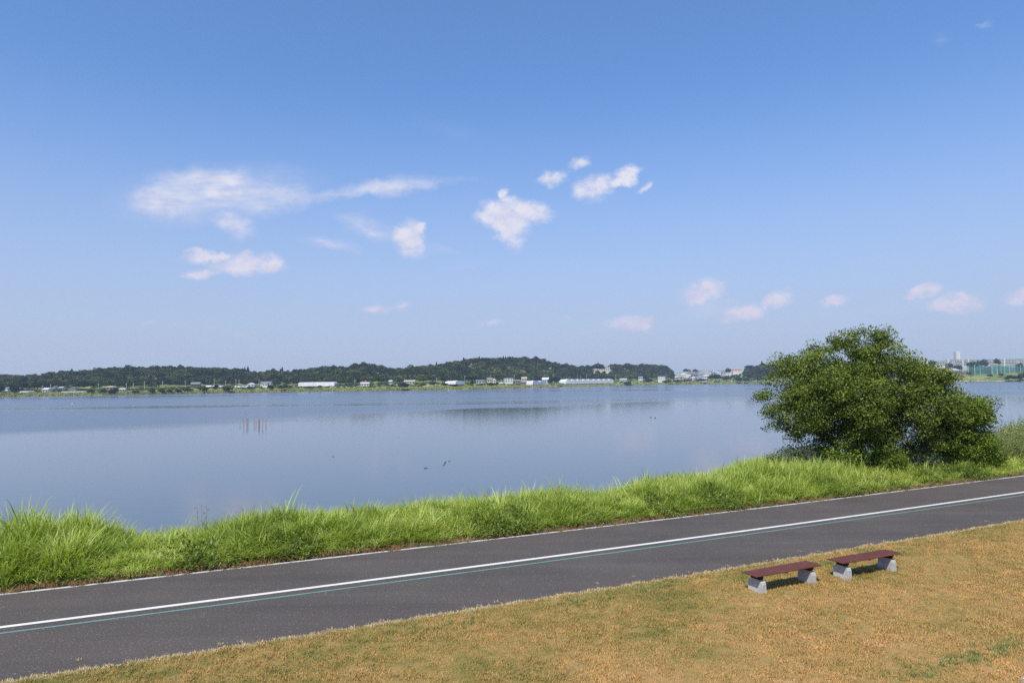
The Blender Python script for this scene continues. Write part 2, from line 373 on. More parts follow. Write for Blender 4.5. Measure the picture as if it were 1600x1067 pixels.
M['glass'] = plain('window_glass', (.035, .045, .055), .1, 1., .2, .5)
M['film'] = plain('greenhouse_film', (.76, .75, .78), .1, .15, .45, .4)
M['pole'] = plain('concrete_pole', (.40, .40, .39), .08, 1.)
M['steel'] = plain('pale_steel', (.50, .53, .52), .08, 1., .5)
M['stake'] = plain('weathered_stake', (.34, .20, .16), .2, 4.)
M['duck'] = plain('duck_feather', (.07, .055, .045), .3, 20.)
M['bird_white'] = plain('white_feather', (.78, .78, .76), .05, 20.)
def m_net(t, b):
    b.inputs['Base Color'].default_value = (.02, .15, .115, 1)
    return None
mn = bpy.data.materials.new('green_netting'); mn.use_nodes = True; t = NT(mn.node_tree); t.n.clear()
nb = t.new('ShaderNodeBsdfDiffuse', None, Color=(.03, .17, .13, 1)); ntp = t.new('ShaderNodeBsdfTransparent')
wv_ = t.noise(pos(t), .08, 3.)
t.new('ShaderNodeOutputMaterial', None, Surface=t.new('ShaderNodeMixShader', None, i0=t.math('MULTIPLY_ADD', wv_, .5, .35, clamp=True), i1=ntp.outputs[0], i2=nb.outputs[0]).outputs[0])
M['net'] = mn
# water
def m_water(t, b):
    p = pos(t); sp = t.new('ShaderNodeSeparateXYZ', None, Vector=p); X, Y = sp.outputs[0], sp.outputs[1]
    ln = t.noise(t.mapping(p, scl=(.006, .02, 1)), 1., 4., .55)
    edge = t.math('SUBTRACT', Y, t.math('ADD', t.math('ADD', t.math('MINIMUM', X, 45.), 160.), t.math('MULTIPLY_ADD', ln, 90., -45.)))
    wind = t.smooth(edge, -6., 26.)
    st = t.noise(t.mapping(p, rot=(0, 0, R(4)), scl=(.0022, .018, 1)), 1., 5., .6)
    calm = t.smooth(st, .50, .64)
    wind = t.math('MULTIPLY', wind, t.math('SUBTRACT', 1., t.math('MULTIPLY', calm, .75)))
    # a sheltered smooth patch that mirrors the wooded hill
    mp = t.mapping(p, loc=(-4, 142, 0), scl=(19, 32, 1), typ='TEXTURE')
    patch = t.smooth(t.math('ADD', t.new('ShaderNodeVectorMath', {'operation': 'LENGTH'}, i0=t.mapping(mp, scl=(1, 1, 0))).outputs['Value'], t.math('MULTIPLY_ADD', ln, .8, -.4)), 1.1, .75)
    wind = t.math('MULTIPLY', wind, t.math('SUBTRACT', 1., patch))
    t.l.new(t.math('MULTIPLY_ADD', wind, .17, .055), b.inputs['Roughness'])
    b.inputs['IOR'].default_value = 1.333; b.inputs['Specular IOR Level'].default_value = .5
    r1 = t.noise(t.mapping(p, scl=(1.3, 3.2, 1)), 1., 4., .6); r2 = t.noise(t.mapping(p, scl=(.25, .8, 1)), 1., 3., .5)
    nd = t.new('ShaderNodeBump', None, Height=t.math('ADD', r1, t.math('MULTIPLY', r2, 2.)), Distance=.012, Strength=t.math('MULTIPLY_ADD', wind, .5, .30))
    t.l.new(nd.outputs[0], b.inputs['Normal'])
    return t.mix(t.math('MULTIPLY', wind, .5), (.080, .105, .130), (.070, .108, .165))
M['water'] = mat('lake_water', m_water, .06)

# ------------------------------------------------------------------ ground, path, water
def grid(name, xs, ys, fn, m, smooth=True):
    nx, ny = len(xs), len(ys); V = np.array([fn(a, b_) for a in xs for b_ in ys], np.float32)
    i, j = np.meshgrid(np.arange(nx-1), np.arange(ny-1), indexing='ij'); a = (i*ny+j).ravel()
    Fc = np.stack([a, a+ny, a+ny+1, a+1], 1)
    me = fastmesh(name, V, Fc, m, smooth); return tag(link(name, me), kind='structure')
ss = np.concatenate([np.arange(-80, -12, 4), np.arange(-12, 50, 1.), np.arange(50, 240, 6)])
def lawn_h(s, t):
    q = np.clip((4.3-t)/5.0, 0, 1); q = q*q*(3-2*q)
    return .012 + 2.62*q + .018*math.sin(s*1.1)*math.sin(t*1.7)*(1 if t < 11 else 0)
# soil sheet under everything near
def f_bank(s, d):
    t = float(U(s)) + d; x, y = ST(s, t); return x, y, float(bank_z(s, d)) + (.03*math.sin(s*2.3)*math.sin(d*3) if .2 < d < 3 else 0)
grid('lake_bank', ss, [-6.2, -3, 0, .05, .2, .5, 1, 1.6, 2.3, 3, 3.6, 4.3, 5, 6, 7, 8, 9, 10, 11, 12.5, 14, 17], f_bank, M['bank'])
def f_lawn(s, k):
    t1 = float(U(s)) - 5.30 + .035*math.sin(s*7.1) + .03*math.sin(s*17.3) + .02*math.sin(s*3.1)
    t = t1 - k; x, y = ST(s, t); return x, y, lawn_h(s, t) if k > .02 else .014
ssl = np.concatenate([np.arange(-80, -12, 4), np.arange(-12, 45, .12), np.arange(45, 240, 6)])
grid('lawn', ssl, [0, .05, .5, 1, 2, 3, 4, 5, 6, 7, 8, 9, 10, 11, 12, 13, 15, 20, 40, 80], f_lawn, M['lawn'])
def strip(name, d0, d1, z, m):
    return grid(name, ss, [d0, d1] if d1-d0 < 1 else list(np.linspace(d0, d1, 6)), lambda s, d: (*ST(s, float(U(s))+d), z), m)
strip('cycle_path', -5.36, .10, 0., M['asphalt'])
strip('white_lane_line', -2.455, -2.33, .004, M['white_paint'])
strip('teal_lane_line', -2.80, -2.735, .004, M['teal_paint'])
strip('white_edge_line', -.06, .045, .004, M['edge_paint'])
wx = [-3200, -1500, -700, -300, -100, 0, 100, 300, 700, 1500, 3200]; wy = [10, 40, 100, 200, 400, 800, 1300, 2000]
lw = []
wm = MB()
sW = [-3000, -700, -200, -60, -20, 0, 20, 40, 80, 240, 800, 3000]
nf = []
for s_ in sW:
    x, y = ST(s_, float(U(s_)) + 4.0 if abs(s_) < 300 else float(U(np.sign(s_)*240))+4.0); nf.append((x, y))
V = []; 
for (x, y) in nf: V += [(x, y, WATER_Z), (x, max(y+400, 1250), WATER_Z)]
tag(link('lake_water', mesh('lake_water', V, [(2*i, 2*i+2, 2*i+3, 2*i+1) for i in range(len(nf)-1)], M['water'])), kind='structure')
# far land in wedge coordinates
pxs = np.concatenate([np.arange(-1500, -100, 60), np.arange(-100, 1750, 8), np.arange(1750, 3000, 60)])
ds = [-60, -.5, 0, 6, 15, 40, 51, 62, 80, 120, 150, 180, 210, 240, 270, 300, 330, 350, 420, 520, 700, 1100, 2000, 2600]
def f_far(px, d):
    Z = float(Zs(px)) + d; x, y = P(px, Z); n = 1.2*math.sin(px*.05+d*.02) * (1 if 150 < d < 800 else 0)
    return x, y, float(hgt(px, Z)) + n
grid('far_shore_land', pxs, ds, f_far, M['far_ground'])

# ------------------------------------------------------------------ prototypes for scattered growth
def blades(n, spread, lmin, lmax, wd, lean, seg=4, curl=.5, flat=0.):
    V = []; Fc = []
    for k in range(n):
        a = rng.uniform(0, 2*math.pi); r = spread*math.sqrt(rng.uniform()); bx, by = r*math.cos(a), r*math.sin(a)
        L = rng.uniform(lmin, lmax); da = rng.uniform(0, 2*math.pi); ln = lean*rng.uniform(.2, 1.3); cu = curl*rng.uniform(.3, 1.5)
        th0 = ln; p = np.array([bx, by, 0.]); base = len(V); wa_ = rng.uniform(0, math.pi)
        sx, sy = math.cos(da+math.pi/2), math.sin(da+math.pi/2)
        for i in range(seg+1):
            q = i/seg; ww = wd*(1-q**2.2)*.5*rng.uniform(.9, 1.1) + wd*.03
            V.append((p[0]-sx*ww, p[1]-sy*ww, p[2])); V.append((p[0]+sx*ww, p[1]+sy*ww, p[2]))
            ang = th0 + cu*q*q*2.0
            p = p + np.array([math.sin(ang)*math.cos(da), math.sin(ang)*math.sin(da), math.cos(ang)])*L/seg
        for i in range(seg): Fc.append((base+2*i, base+2*i+1, base+2*i+3, base+2*i+2))
    return np.array(V), np.array(Fc)
def proto(name, VF, m, tint=None):
    o = bpy.data.objects.new(name, fastmesh(name, VF[0], VF[1], m, False, tint)); return o
def leaves(C, size, n_each=1, up=.5, tint=None, flat=1.0):
    """rhombus leaves at centres C, folded along the midrib"""
    n = len(C); a = rng.normal(size=(n, 3)); a[:, 2] *= flat; a /= np.linalg.norm(a, axis=1)[:, None]
    nn = rng.normal(size=(n, 3)) + np.array([0, 0, up*2]); nn -= (nn*a).sum(1)[:, None]*a; nn /= np.linalg.norm(nn, axis=1)[:, None]
    b_ = np.cross(a, nn); s = size*rng.uniform(.65, 1.3, (n, 1))
    p0 = C - a*s*.5; p2 = C + a*s*.5; p1 = C + b_*s*.30 - nn*s*.08; p3 = C - b_*s*.30 - nn*s*.08
    V = np.stack([p0, p1, p2, p3], 1).reshape(-1, 3); Fc = np.arange(4*n).reshape(n, 4)
    return V, Fc
def make_scatter(name, pts, rots, scls, idx, protos, m=None):
    pc = bpy.data.collections.new('growth_forms')
    for i, p_ in enumerate(protos):
        p_.name = 'form_%02d' % i; pc.objects.link(p_)
    me = bpy.data.meshes.new(name); me.vertices.add(len(pts)); me.vertices.foreach_set('co', np.asarray(pts, np.float32).ravel())
    for nm, typ, dat, key in (('rot', 'FLOAT_VECTOR', rots, 'vector'), ('scl', 'FLOAT_VECTOR', scls, 'vector'), ('pick', 'INT', idx, 'value')):
        a = me.attributes.new(nm, typ, 'POINT'); a.data.foreach_set(key, np.asarray(dat, np.int32 if typ == 'INT' else np.float32).ravel())
    o = link(name, me)
    ng = bpy.data.node_groups.new('scatter', 'GeometryNodeTree')
    ng.interface.new_socket('Geometry', in_out='INPUT', socket_type='NodeSocketGeometry'); ng.interface.new_socket('Geometry', in_out='OUTPUT', socket_type='NodeSocketGeometry')
    gi = ng.nodes.new('NodeGroupInput'); go = ng.nodes.new('NodeGroupOutput'); ip = ng.nodes.new('GeometryNodeInstanceOnPoints')
    ci = ng.nodes.new('GeometryNodeCollectionInfo'); ci.inputs['Collection'].default_value = pc
    ci.inputs['Separate Children'].default_value = True; ci.inputs['Reset Children'].default_value = True
    def at(nm, ty):
        n_ = ng.nodes.new('GeometryNodeInputNamedAttribute'); n_.data_type = ty; n_.inputs[0].default_value = nm
        return [q for q in n_.outputs if q.enabled and q.name == 'Attribute'][0]
    L = ng.links; L.new(gi.outputs[0], ip.inputs['Points']); L.new(ci.outputs[0], ip.inputs['Instance']); ip.inputs['Pick Instance'].default_value = True
    L.new(at('pick', 'INT'), ip.inputs['Instance Index']); L.new(at('rot', 'FLOAT_VECTOR'), ip.inputs['Rotation']); L.new(at('scl', 'FLOAT_VECTOR'), ip.inputs['Scale'])
    L.new(ip.outputs[0], go.inputs[0])
    md = o.modifiers.new('scatter', 'NODES'); md.node_group = ng
    return o
def zrot(n, tilt=0.): return np.stack([rng.normal(0, tilt, n), rng.normal(0, tilt, n), rng.uniform(0, 6.283, n)], 1)

# tall bright grass on the bank
SILX = [-200, 0, 60, 140, 172, 184, 260, 330, 380, 440, 500, 560, 620, 700, 760, 820, 868, 905, 945, 985, 1050, 1100, 1150, 1200, 1250, 1300, 1350, 1400, 1450, 1500, 1560, 1600, 1700]
SILY = [808, 812, 806, 804, 810, 838, 835, 824, 803, 797, 796, 790, 788, 780, 775, 770, 762, 770, 774, 758, 746, 743, 740, 730, 722, 724, 728, 726, 724, 717, 710, 706, 700]
def crest_h(s):
    B = 2.7; x, y = ST(s, float(U(s))+B); 
    if y < 3: return .8
    px = 800+F*x/y; 
    return float(np.clip(H - (np.interp(px, SILX, SILY)-hor(px))/F*y, .45, 1.25))
chs = np.arange(-30, 60, .5); chv = np.array([crest_h(s) for s in chs])
N = 17000
s_ = np.concatenate([rng.uniform(-12, 24, int(N*.62)), rng.uniform(20, 58, N-int(N*.62))]); n_ = len(s_)
B_ = bankw(s_); d_ = .28 + (B_+.9-.28)*rng.uniform(0, 1, n_)**.9
ch = np.interp(s_, chs, chv)
prof = np.interp(d_, [0, .35, .9, 1.8, 2.6, 4, 9], [.14, .34, .64, .90, 1., .95, .8])
# clumpy height field
cl = np.array([.5+.35*math.sin(a*5.3+2*math.sin(b_*2.3))+.5*math.sin(a*2.1+1.3*math.sin(b_*1.7)) * math.sin(b_*2.9+a*.7) for a, b_ in zip(s_, d_)])
hh = ch*prof*(.78+.34*cl)*rng.uniform(.75, 1.22, n_) + np.where(rng.uniform(size=n_) < .04, .32*prof, 0)
x_, y_ = ST(s_, U(s_)+d_); z_ = bank_z(s_, d_)
pr = [proto('g', blades(22, .10, .55, 1.15, .024, .30, 5, .55), M['tall_grass']) for k in range(5)] + \
     [proto('g', blades(9, .10, .8, 1.3, .036, .34, 6, .95), M['tall_grass']) for k in range(2)]
idx = rng.choice(7, n_, p=[.17, .17, .17, .17, .16, .08, .08])
keep = z_ > WATER_Z-.2
og = make_scatter('tall_grass', np.stack([x_, y_, z_], 1)[keep], zrot(n_, .12)[keep], np.stack([.75+hh*.4, .75+hh*.4, hh], 1)[keep], idx[keep], pr)
tag(og, 'bright green uncut grass covering the bank between path and lake', 'tall grass', kind='stuff')
# broad leaved weeds at its foot
n2 = 3600; s2 = rng.uniform(-12, 55, n2); pat = np.array([math.sin(a*.9)+.7*math.sin(a*2.3+1)+.4*math.sin(a*5.1) for a in s2])
d2 = .16 + 1.15*rng.uniform(0, 1, n2)**1.5; k2 = (pat + rng.normal(0, .5, n2) > .75); s2, d2 = s2[k2], d2[k2]; n2 = len(s2)
def weedform():
    C = rng.normal(size=(46, 3))*np.array([.13, .13, .10]); C[:, 2] = np.abs(C[:, 2])+.03+.1*rng.uniform(size=46)
    return leaves(C, .07, up=1.)
x2, y2 = ST(s2, U(s2)+d2); z2 = bank_z(s2, d2); h2 = np.interp(d2, [0, .3, 1, 2], [.5, .85, 1.7, 2.0])*rng.uniform(.7, 1.3, n2)
ow = make_scatter('leafy_weeds', np.stack([x2, y2, z2], 1), zrot(n2, .15), np.stack([1+0*h2, 1+0*h2, h2], 1), rng.integers(0, 3, n2), [proto('g', weedform(), M['weed']) for k in range(3)])
tag(ow, 'dark broad leaved weeds along the foot of the tall grass', 'weeds', kind='stuff')
# brown litter along the edge line
n3 = 5200; s3 = rng.uniform(-11, 50, n3); d3 = -.02 + .42*rng.uniform(0, 1, n3)**1.0
gate = np.array([math.sin(a*1.3)+math.sin(a*3.7+2) for a in s3]); d3 = np.where(gate > .2, d3, d3*.5+.10)
x3, y3 = ST(s3, U(s3)+d3)
ol = make_scatter('dead_grass_litter', np.stack([x3, y3, np.maximum(bank_z(s3, d3), .004)], 1), zrot(n3, .3), np.full((n3, 3), 1.)*rng.uniform(.5, 1.2, (n3, 1)), rng.integers(0, 4, n3),
                  [proto('g', blades(16, .08, .04, .12, .010, 1.1, 2, .5), M['brown_litter']) for k in range(3)] + [proto('g', blades(10, .06, .05, .16, .010, .7, 3, .7), M['green_tuft'])])
tag(ol, 'brown dead grass litter beside the worn edge line', 'dead grass', kind='stuff')
# short dry turf
def in_view(x, y, m=40):
    px = 800+F*x/np.maximum(y, .1); py = hor(px)+H*F/np.maximum(y, .1); return (y > 3) & (px > -m) & (px < 1600+m) & (py < 1067+60)
n4 = 60000; s4 = rng.uniform(-12, 36, n4); d4 = rng.uniform(0, 11.5, n4); x4, y4 = ST(s4, U(s4)-5.33-d4)
k4 = in_view(x4, y4) & (rng.uniform(size=n4) < np.interp(y4, [9, 14, 25], [1, .8, .5])); s4, x4, y4, d4 = s4[k4], x4[k4], y4[k4], d4[k4]; n4 = len(x4)
ot = make_scatter('dry_turf', np.stack([x4, y4, np.full(n4, .010)], 1), zrot(n4, .1), rng.uniform(.7, 1.25, (n4, 1))*np.array([[1, 1, 1]]), rng.integers(0, 4, n4),
                  [proto('g', blades(44, .10, .022, .058, .0062, .75, 2, .6), M['dry_blade']) for k in range(4)])
tag(ot, 'short parched tan and olive turf in front of the path', 'dry grass', kind='stuff')
# pale straw fringe where turf meets tarmac
n5 = 3600; s5 = rng.uniform(-6, 32, n5); d5 = np.where(rng.uniform(size=n5) < .035, -rng.exponential(.13, n5), rng.normal(.0, .04, n5)) + .03*np.sin(s5*7.1); x5, y5 = ST(s5, U(s5)-5.30-d5)
of = make_scatter('straw_fringe', np.stack([x5, y5, np.full(n5, .012)], 1), zrot(n5, .15), np.full((n5, 3), 1.)*rng.uniform(.5, 1.15, (n5, 1)), rng.integers(0, 3, n5),
                  [proto('g', blades(22, .06, .02, .06, .008, 1.4, 2, .3), M['straw']) for k in range(3)])
tag(of, 'pale straw fringe along the near edge of the tarmac', 'straw', kind='stuff')
# greener tufts: under benches and near the bottom right corner
pts = []
for (a, b_, nn) in (((1400, 1064), (1600, 1004), 110), ((1480, 1040), (1600, 1010), 50), ((1150, 905), (1290, 880), 110), ((1280, 885), (1410, 862), 110), ((640, 985), (760, 972), 60), ((860, 950), (1120, 900), 90)):
    for k in range(nn):
        q = rng.uniform(); x, y = G(a[0]+(b_[0]-a[0])*q, a[1]+(b_[1]-a[1])*q); pts.append((x+rng.normal(0, .12), y+rng.normal(0, .14), .01))
ou = make_scatter('green_grass_tufts', pts, zrot(len(pts), .1), np.full((len(pts), 3), 1.)*rng.uniform(.4, 1.0, (len(pts), 1)), rng.integers(0, 3, len(pts)),
                  [proto('g', blades(20, .07, .05, .13, .008, .6, 3, .6), M['green_tuft']) for k in range(3)])
tag(ou, 'small surviving green tufts in the dry lawn', 'grass tufts', kind='stuff')

# ------------------------------------------------------------------ benches
def seat_mesh(L=1.83, Wd=.42, th=.045):
    # long slab, cambered across, thinned and rounded at the rim
    nx, ny = 25, 11; top = []; bot = []
    for i in range(nx):
        for j in range(ny):
            a = (i/(nx-1)*2-1); b_ = (j/(ny-1)*2-1)
            a2 = math.copysign(1-(1-abs(a))**1.6, a); b2 = math.copysign(1-(1-abs(b_))**1.6, b_)
            x = a2*L/2; y = b2*Wd/2
            edge = min((1-abs(a2))*L/2, (1-abs(b2))*Wd/2)
            dz = -.022*max(0, 1-edge/.030)**2 - .010*b2*b2 - .006*max(0, abs(a2)-.8)
            top.append((x, y, dz)); bot.append((x*.995, y*.985, -th + .012*max(0, 1-edge/.03)))
    V = top+bot; n = nx*ny; Fc = []
    for i in range(nx-1):
        for j in range(ny-1):
            k = i*ny+j; Fc.append((k, k+ny, k+ny+1, k+1)); Fc.append((n+k, n+k+1, n+k+ny+1, n+k+ny))
    for i in range(nx-1):
        k = i*ny; Fc.append((k, n+k, n+k+ny, k+ny)); k = i*ny+ny-1; Fc.append((k, k+ny, n+k+ny, n+k))
    for j in range(ny-1):
        k = j; Fc.append((k, k+1, n+k+1, n+k)); k = (nx-1)*ny+j; Fc.append((k, n+k, n+k+1, k+1))
    return mesh('seat', V, Fc, M['seat'], True)
def leg_mesh():
    # cast block: battered faces, shoulders rounded down towards the ends
    prof_ = [(-.182, 0), (-.178, .19), (-.165, .235), (-.13, .264), (-.06, .276), (.06, .276), (.13, .264), (.165, .235), (.178, .19), (.182, 0)]
    V = []; 
    for sx in (-1, 1):
        for (y, z) in prof_: V.append((sx*(.072-.012*z/.275), y, z))
    n = len(prof_); Fc = [tuple(range(n)), tuple(range(2*n-1, n-1, -1))] + [(i, n+i, n+i+1, i+1) for i in range(n-1)] + [(0, n-1, 2*n-1, n)]
    V = [(x, y, z-(.03 if z == 0 else 0)) for x, y, z in V]
    me = mesh('leg', V, Fc, M['concrete']); return me
def make_bench(loc, rz):
    r = empty('bench', loc, rz)
    st = link('seat', seat_mesh(), r, (0, 0, .40))
    lm = leg_mesh(); bk = MB().box(-.045, .045, -.11, .11, .276, .300).box(-.03, .03, -.15, .15, .300, .354).mesh('bracket', M['black'])
    bo = MB().tube((0, 0, 0), (0, 0, .014), .012, .012, 8).mesh('bolt', M['black'])
    for sx in (-1, 1):
        l_ = link('leg', lm, r, (sx*.70, 0, 0)); b2 = link('bracket', bk, r, (sx*.70, 0, 0))
    MB().box(-.6, .6, -.10, -.07, .325, .354).build('rail', M['black'], r); MB().box(-.6, .6, .07, .10, .325, .354).build('rail', M['black'], r)
    MB().box(-.02, .02, -.15, .15, .318, .324).build('crossbar', M['black'], r)
    return r
b1 = make_bench((5.50, 14.32, 0), R(25.6))
tag(b1, 'red brown backless bench on two concrete blocks, nearer the photographer', 'bench', 'park benches beside the path')
b2 = copy_tree(b1); b2.location = (7.66, 15.22, 0); b2.rotation_euler = (0, 0, R(24.6))
tag(b2, 'red brown backless bench on two concrete blocks, the farther one on the right', 'bench')
# paving corner at the lower right of the lawn
gx, gy = G(1596, 1066)
pv = MB().box(0, 1.2, -.6, 0, -.05, .05).build('paving_slab', M['concrete']); pv.location = (gx, gy, .02); pv.rotation_euler = (0, 0, R(8))
tag(pv, 'grey concrete slab corner at the bottom right edge of the lawn', 'paving slab')

# ------------------------------------------------------------------ trees
def grow(stems, tips, step=.45, bias=.35):
    """stems: list of polylines; returns nodes, parent, tip indices"""
    nodes = []; par = []
    for st in stems:
        last = -1
        for i, p in enumerate(st):
            nodes.append(np.array(p, float)); par.append(last); last = len(nodes)-1
    org = np.mean([s_[0] for s_ in stems], 0); tips = sorted(tips, key=lambda p: np.linalg.norm(p-org)); tid = []
    for p in tips:
        A = np.array(nodes); dv = p-A; dist = np.linalg.norm(dv, axis=1)
        cost = dist + bias*np.maximum(0, A[:, 2]-p[2])*2 + .15*np.linalg.norm(A-org, axis=1)*0
        j = int(np.argmin(cost)); k = max(1, int(dist[j]/step)); last = j; a = nodes[j]
        wob = rng.normal(size=3)*.10*dist[j]
        for q in range(1, k+1):
            f = q/k; pt = a+(p-a)*f + wob*math.sin(f*math.pi) + np.array([0, 0, .10*dist[j]*math.sin(f*math.pi)*-.6])
            nodes.append(pt); par.append(last); last = len(nodes)-1
        tid.append(last)
    return np.array(nodes), par, tid
def branch_mesh(name, nodes, par, m, rtip=.009, power=.46, sides=5, rmax=.2):
    n = len(nodes); cnt = np.zeros(n); child = np.zeros(n, int)
    for i in range(n-1, -1, -1):
        if cnt[i] == 0: cnt[i] = 1
        if par[i] >= 0: cnt[par[i]] += cnt[i]
    rad = np.minimum(rtip*cnt**power, rmax); V = []; Fc = []
    for i in range(n):
        j = par[i]
        if j < 0: continue
        a, b_ = nodes[j], nodes[i]; d = b_-a; L = np.linalg.norm(d)
        if L < 1e-4: continue
        d /= L; x = np.cross(d, [.3, .2, .93]); x /= np.linalg.norm(x)+1e-9; y = np.cross(d, x); base = len(V)
        r0 = min(rad[j], rad[i]*1.5); r1 = rad[i]
        for (c, r) in ((a, r0), (b_, r1)):
            for k in range(sides):
                q = 6.2832*k/sides; V.append(c+(x*math.cos(q)+y*math.sin(q))*r)
        for k in range(sides): Fc.append((base+k, base+(k+1) % sides, base+sides+(k+1) % sides, base+sides+k))
    return fastmesh(name, np.array(V), np.array(Fc), m, True)
def in_lobes(lobes, n, shell=.55):
    out = []; vols = np.array([l[1][0]*l[1][1]*l[1][2] for l in lobes]); vols = vols/vols.sum()
    for k in range(n):
        c, r = lobes[rng.choice(len(lobes), p=vols)]
        v = rng.normal(size=3); v /= np.linalg.norm(v); q = (shell**3+(1-shell**3)*rng.uniform())**(1/3)
        out.append(np.array(c)+v*q*np.array(r))
    return out
def near_tree(name, label, cat, loc, stems, lobes, ntips, nleaf, lsize, lm, spread=.32, zmin=.3, shell=.45, rtip=.008, inner=0, rmax=.15, group=None, clump=.52):
    root = empty(name, loc); tag(root, label, cat, group)
    sub = in_lobes([(c, (q[0]*.92, q[1]*.92, q[2]*.90)) for c, q in lobes], max(8, int(ntips/3.4)), .58); tips = []
    for k in range(ntips):
        v = rng.normal(size=3); v /= np.linalg.norm(v); v[2] = v[2]*.8+.15
        p = np.array(sub[rng.integers(len(sub))]) + v*clump*np.array([1., 1., .72])*rng.uniform(.55, 1.)
        if p[2] > zmin: tips.append(p)
    big_ = sorted(lobes, key=lambda l: -l[1][0])[:14]
    for k in range(ntips//9):                              # sprigs that stick out of the outline
        c, rr_ = big_[rng.integers(len(big_))]; v = rng.normal(size=3); v /= np.linalg.norm(v); v[2] = abs(v[2])*.9
        p = np.array(c)+v*np.array(rr_)*rng.uniform(.95, 1.15)
        if p[2] > zmin: tips.append(p)
    nodes, par, tid = grow(stems, tips)
    tr = link('trunk', branch_mesh('trunk', nodes, par, M['bark'], rtip, rmax=rmax), root)
    C = []; T = []
    for i in tid:
        p = nodes[i]; j = par[i]; k = int(nleaf*rng.uniform(.5, 1.5)); ct = rng.uniform()
        off = rng.normal(size=(k, 3)); off *= np.minimum(1, 1.7/np.linalg.norm(off, axis=1))[:, None]; off = off*np.array([spread, spread, spread*.62])*rng.uniform(.7, 1.3); off[:, 2] += spread*.15
        C.append(p+off); T.append(np.clip(.15+.7*ct+rng.normal(0, .15, k), 0, .92)); T[-1][rng.uniform(size=k) < .008] = 1.
    C = np.concatenate(C); T = np.concatenate(T)
    V, Fc = leaves(C, lsize, up=.55); link('crown', fastmesh('crown', V, Fc, lm, False, T), root); return root
# the big spreading tree: measured lobes (photo pixels, depth) turned into sizes
TZ = 31.5
def lobe(px, py, rx, rz, Z=TZ, ry=None, o=(0, 0, 0)):
    x = (px-800)/F*Z; z = zat(px, py, Z); k = Z/F
    return ((x-o[0], Z-o[1], z-o[2]), (rx*k, (ry or rx*.8)*k, rz*k))
bx, by = (1345-800)/F*TZ, TZ; O = (bx, by, -.35)
L1 = [lobe(px, py, rx, rz, TZ+dz, ry, O) for (px, py, rx, rz, dz, ry) in [
    (1350, 548, 42, 34, 0, 40), (1310, 560, 55, 36, .6, 50), (1375, 575, 50, 34, -.8, 45), (1395, 548, 22, 14, 0, 18), (1405, 556, 20, 14, .3, 18),
    (1250, 590, 42, 40, .5, 50), (1300, 605, 75, 45, -1., 70), (1400, 605, 75, 42, -.3, 70), (1445, 600, 42, 28, .4, 45), (1232, 635, 40, 38, 0, 50), (1216, 655, 24, 26, 0, 34), (1240, 672, 34, 22, .4, 40), (1218, 600, 18, 22, .4, 26),
    (1280, 645, 70, 40, -1., 65), (1350, 640, 80, 50, -1.4, 60), (1430, 640, 60, 50, -.6, 60), (1470, 610, 24, 14, 0, 22), (1484, 600, 14, 7, 0, 14),
    (1330, 690, 60, 25, .3, 50), (1385, 662, 60, 36, .2, 55), (1445, 680, 40, 38, 0, 40), (1340, 655, 60, 30, .8, 40), (1400, 690, 55, 28, -.2, 50), (1212, 690, 18, 9, .2, 16), (1228, 692, 16, 6, .2, 16), (1462, 575, 8, 8, 0, 8), (1455, 590, 26, 16, 0, 26)]]
stems = []
for (dx, dy, hx, hy, hz) in ((0, 0, -.3, .2, 2.6), (.5, .2, 1.5, .3, 2.6), (-.4, .1, -1.8, .0, 2.0), (.9, 0, 2.6, -.2, 2.0), (-.1, -.2, .3, -.9, 2.4), (1.4, .3, 2.2, .8, 2.2), (-.7, .2, -2.6, .3, 1.3)):
    stems.append([np.array([dx+(hx-dx)*q**1.3, dy+(hy-dy)*q, hz*q - .2*(1-q)]) + rng.normal(0, .05, 3)*(q > 0) for q in np.linspace(0, 1, 6)])
near_tree('broadleaf_tree', 'large spreading dark green tree on the bank beside the path', 'tree', O, stems, L1, 1380, 88, .098, M['leaf'], .235, .15, .62, .0080, rmax=.16)
# smaller rounder tree on its right
TZ2 = 32.0; O2 = ((1505-800)/F*TZ2, TZ2, -.3)
L2 = [lobe(px, py, rx, rz, TZ2+dz, None, O2) for (px, py, rx, rz, dz) in [(1500, 644, 32, 20, 0), (1514, 662, 28, 30, -.5), (1488, 675, 32, 38, .2), (1532, 632, 12, 6, 0), (1520, 690, 18, 24, 0), (1495, 695, 34, 24, -.3), (1528, 652, 8, 6, 0), (1470, 690, 24, 26, 0)]]
stems = [[np.array([dx*(1-q)+hx*q, hy*q, hz*q]) for q in np.linspace(0, 1, 5)] for (dx, hx, hy, hz) in ((0, -.2, .2, 1.9), (.2, .8, -.2, 1.7), (-.2, -.7, .1, 1.5))]
near_tree('broadleaf_tree', 'small rounded bright green tree touching the right side of the large tree', 'tree', O2, stems, L2, 330, 90, .105, M['leaf2'], .23, .1, .5, .008)
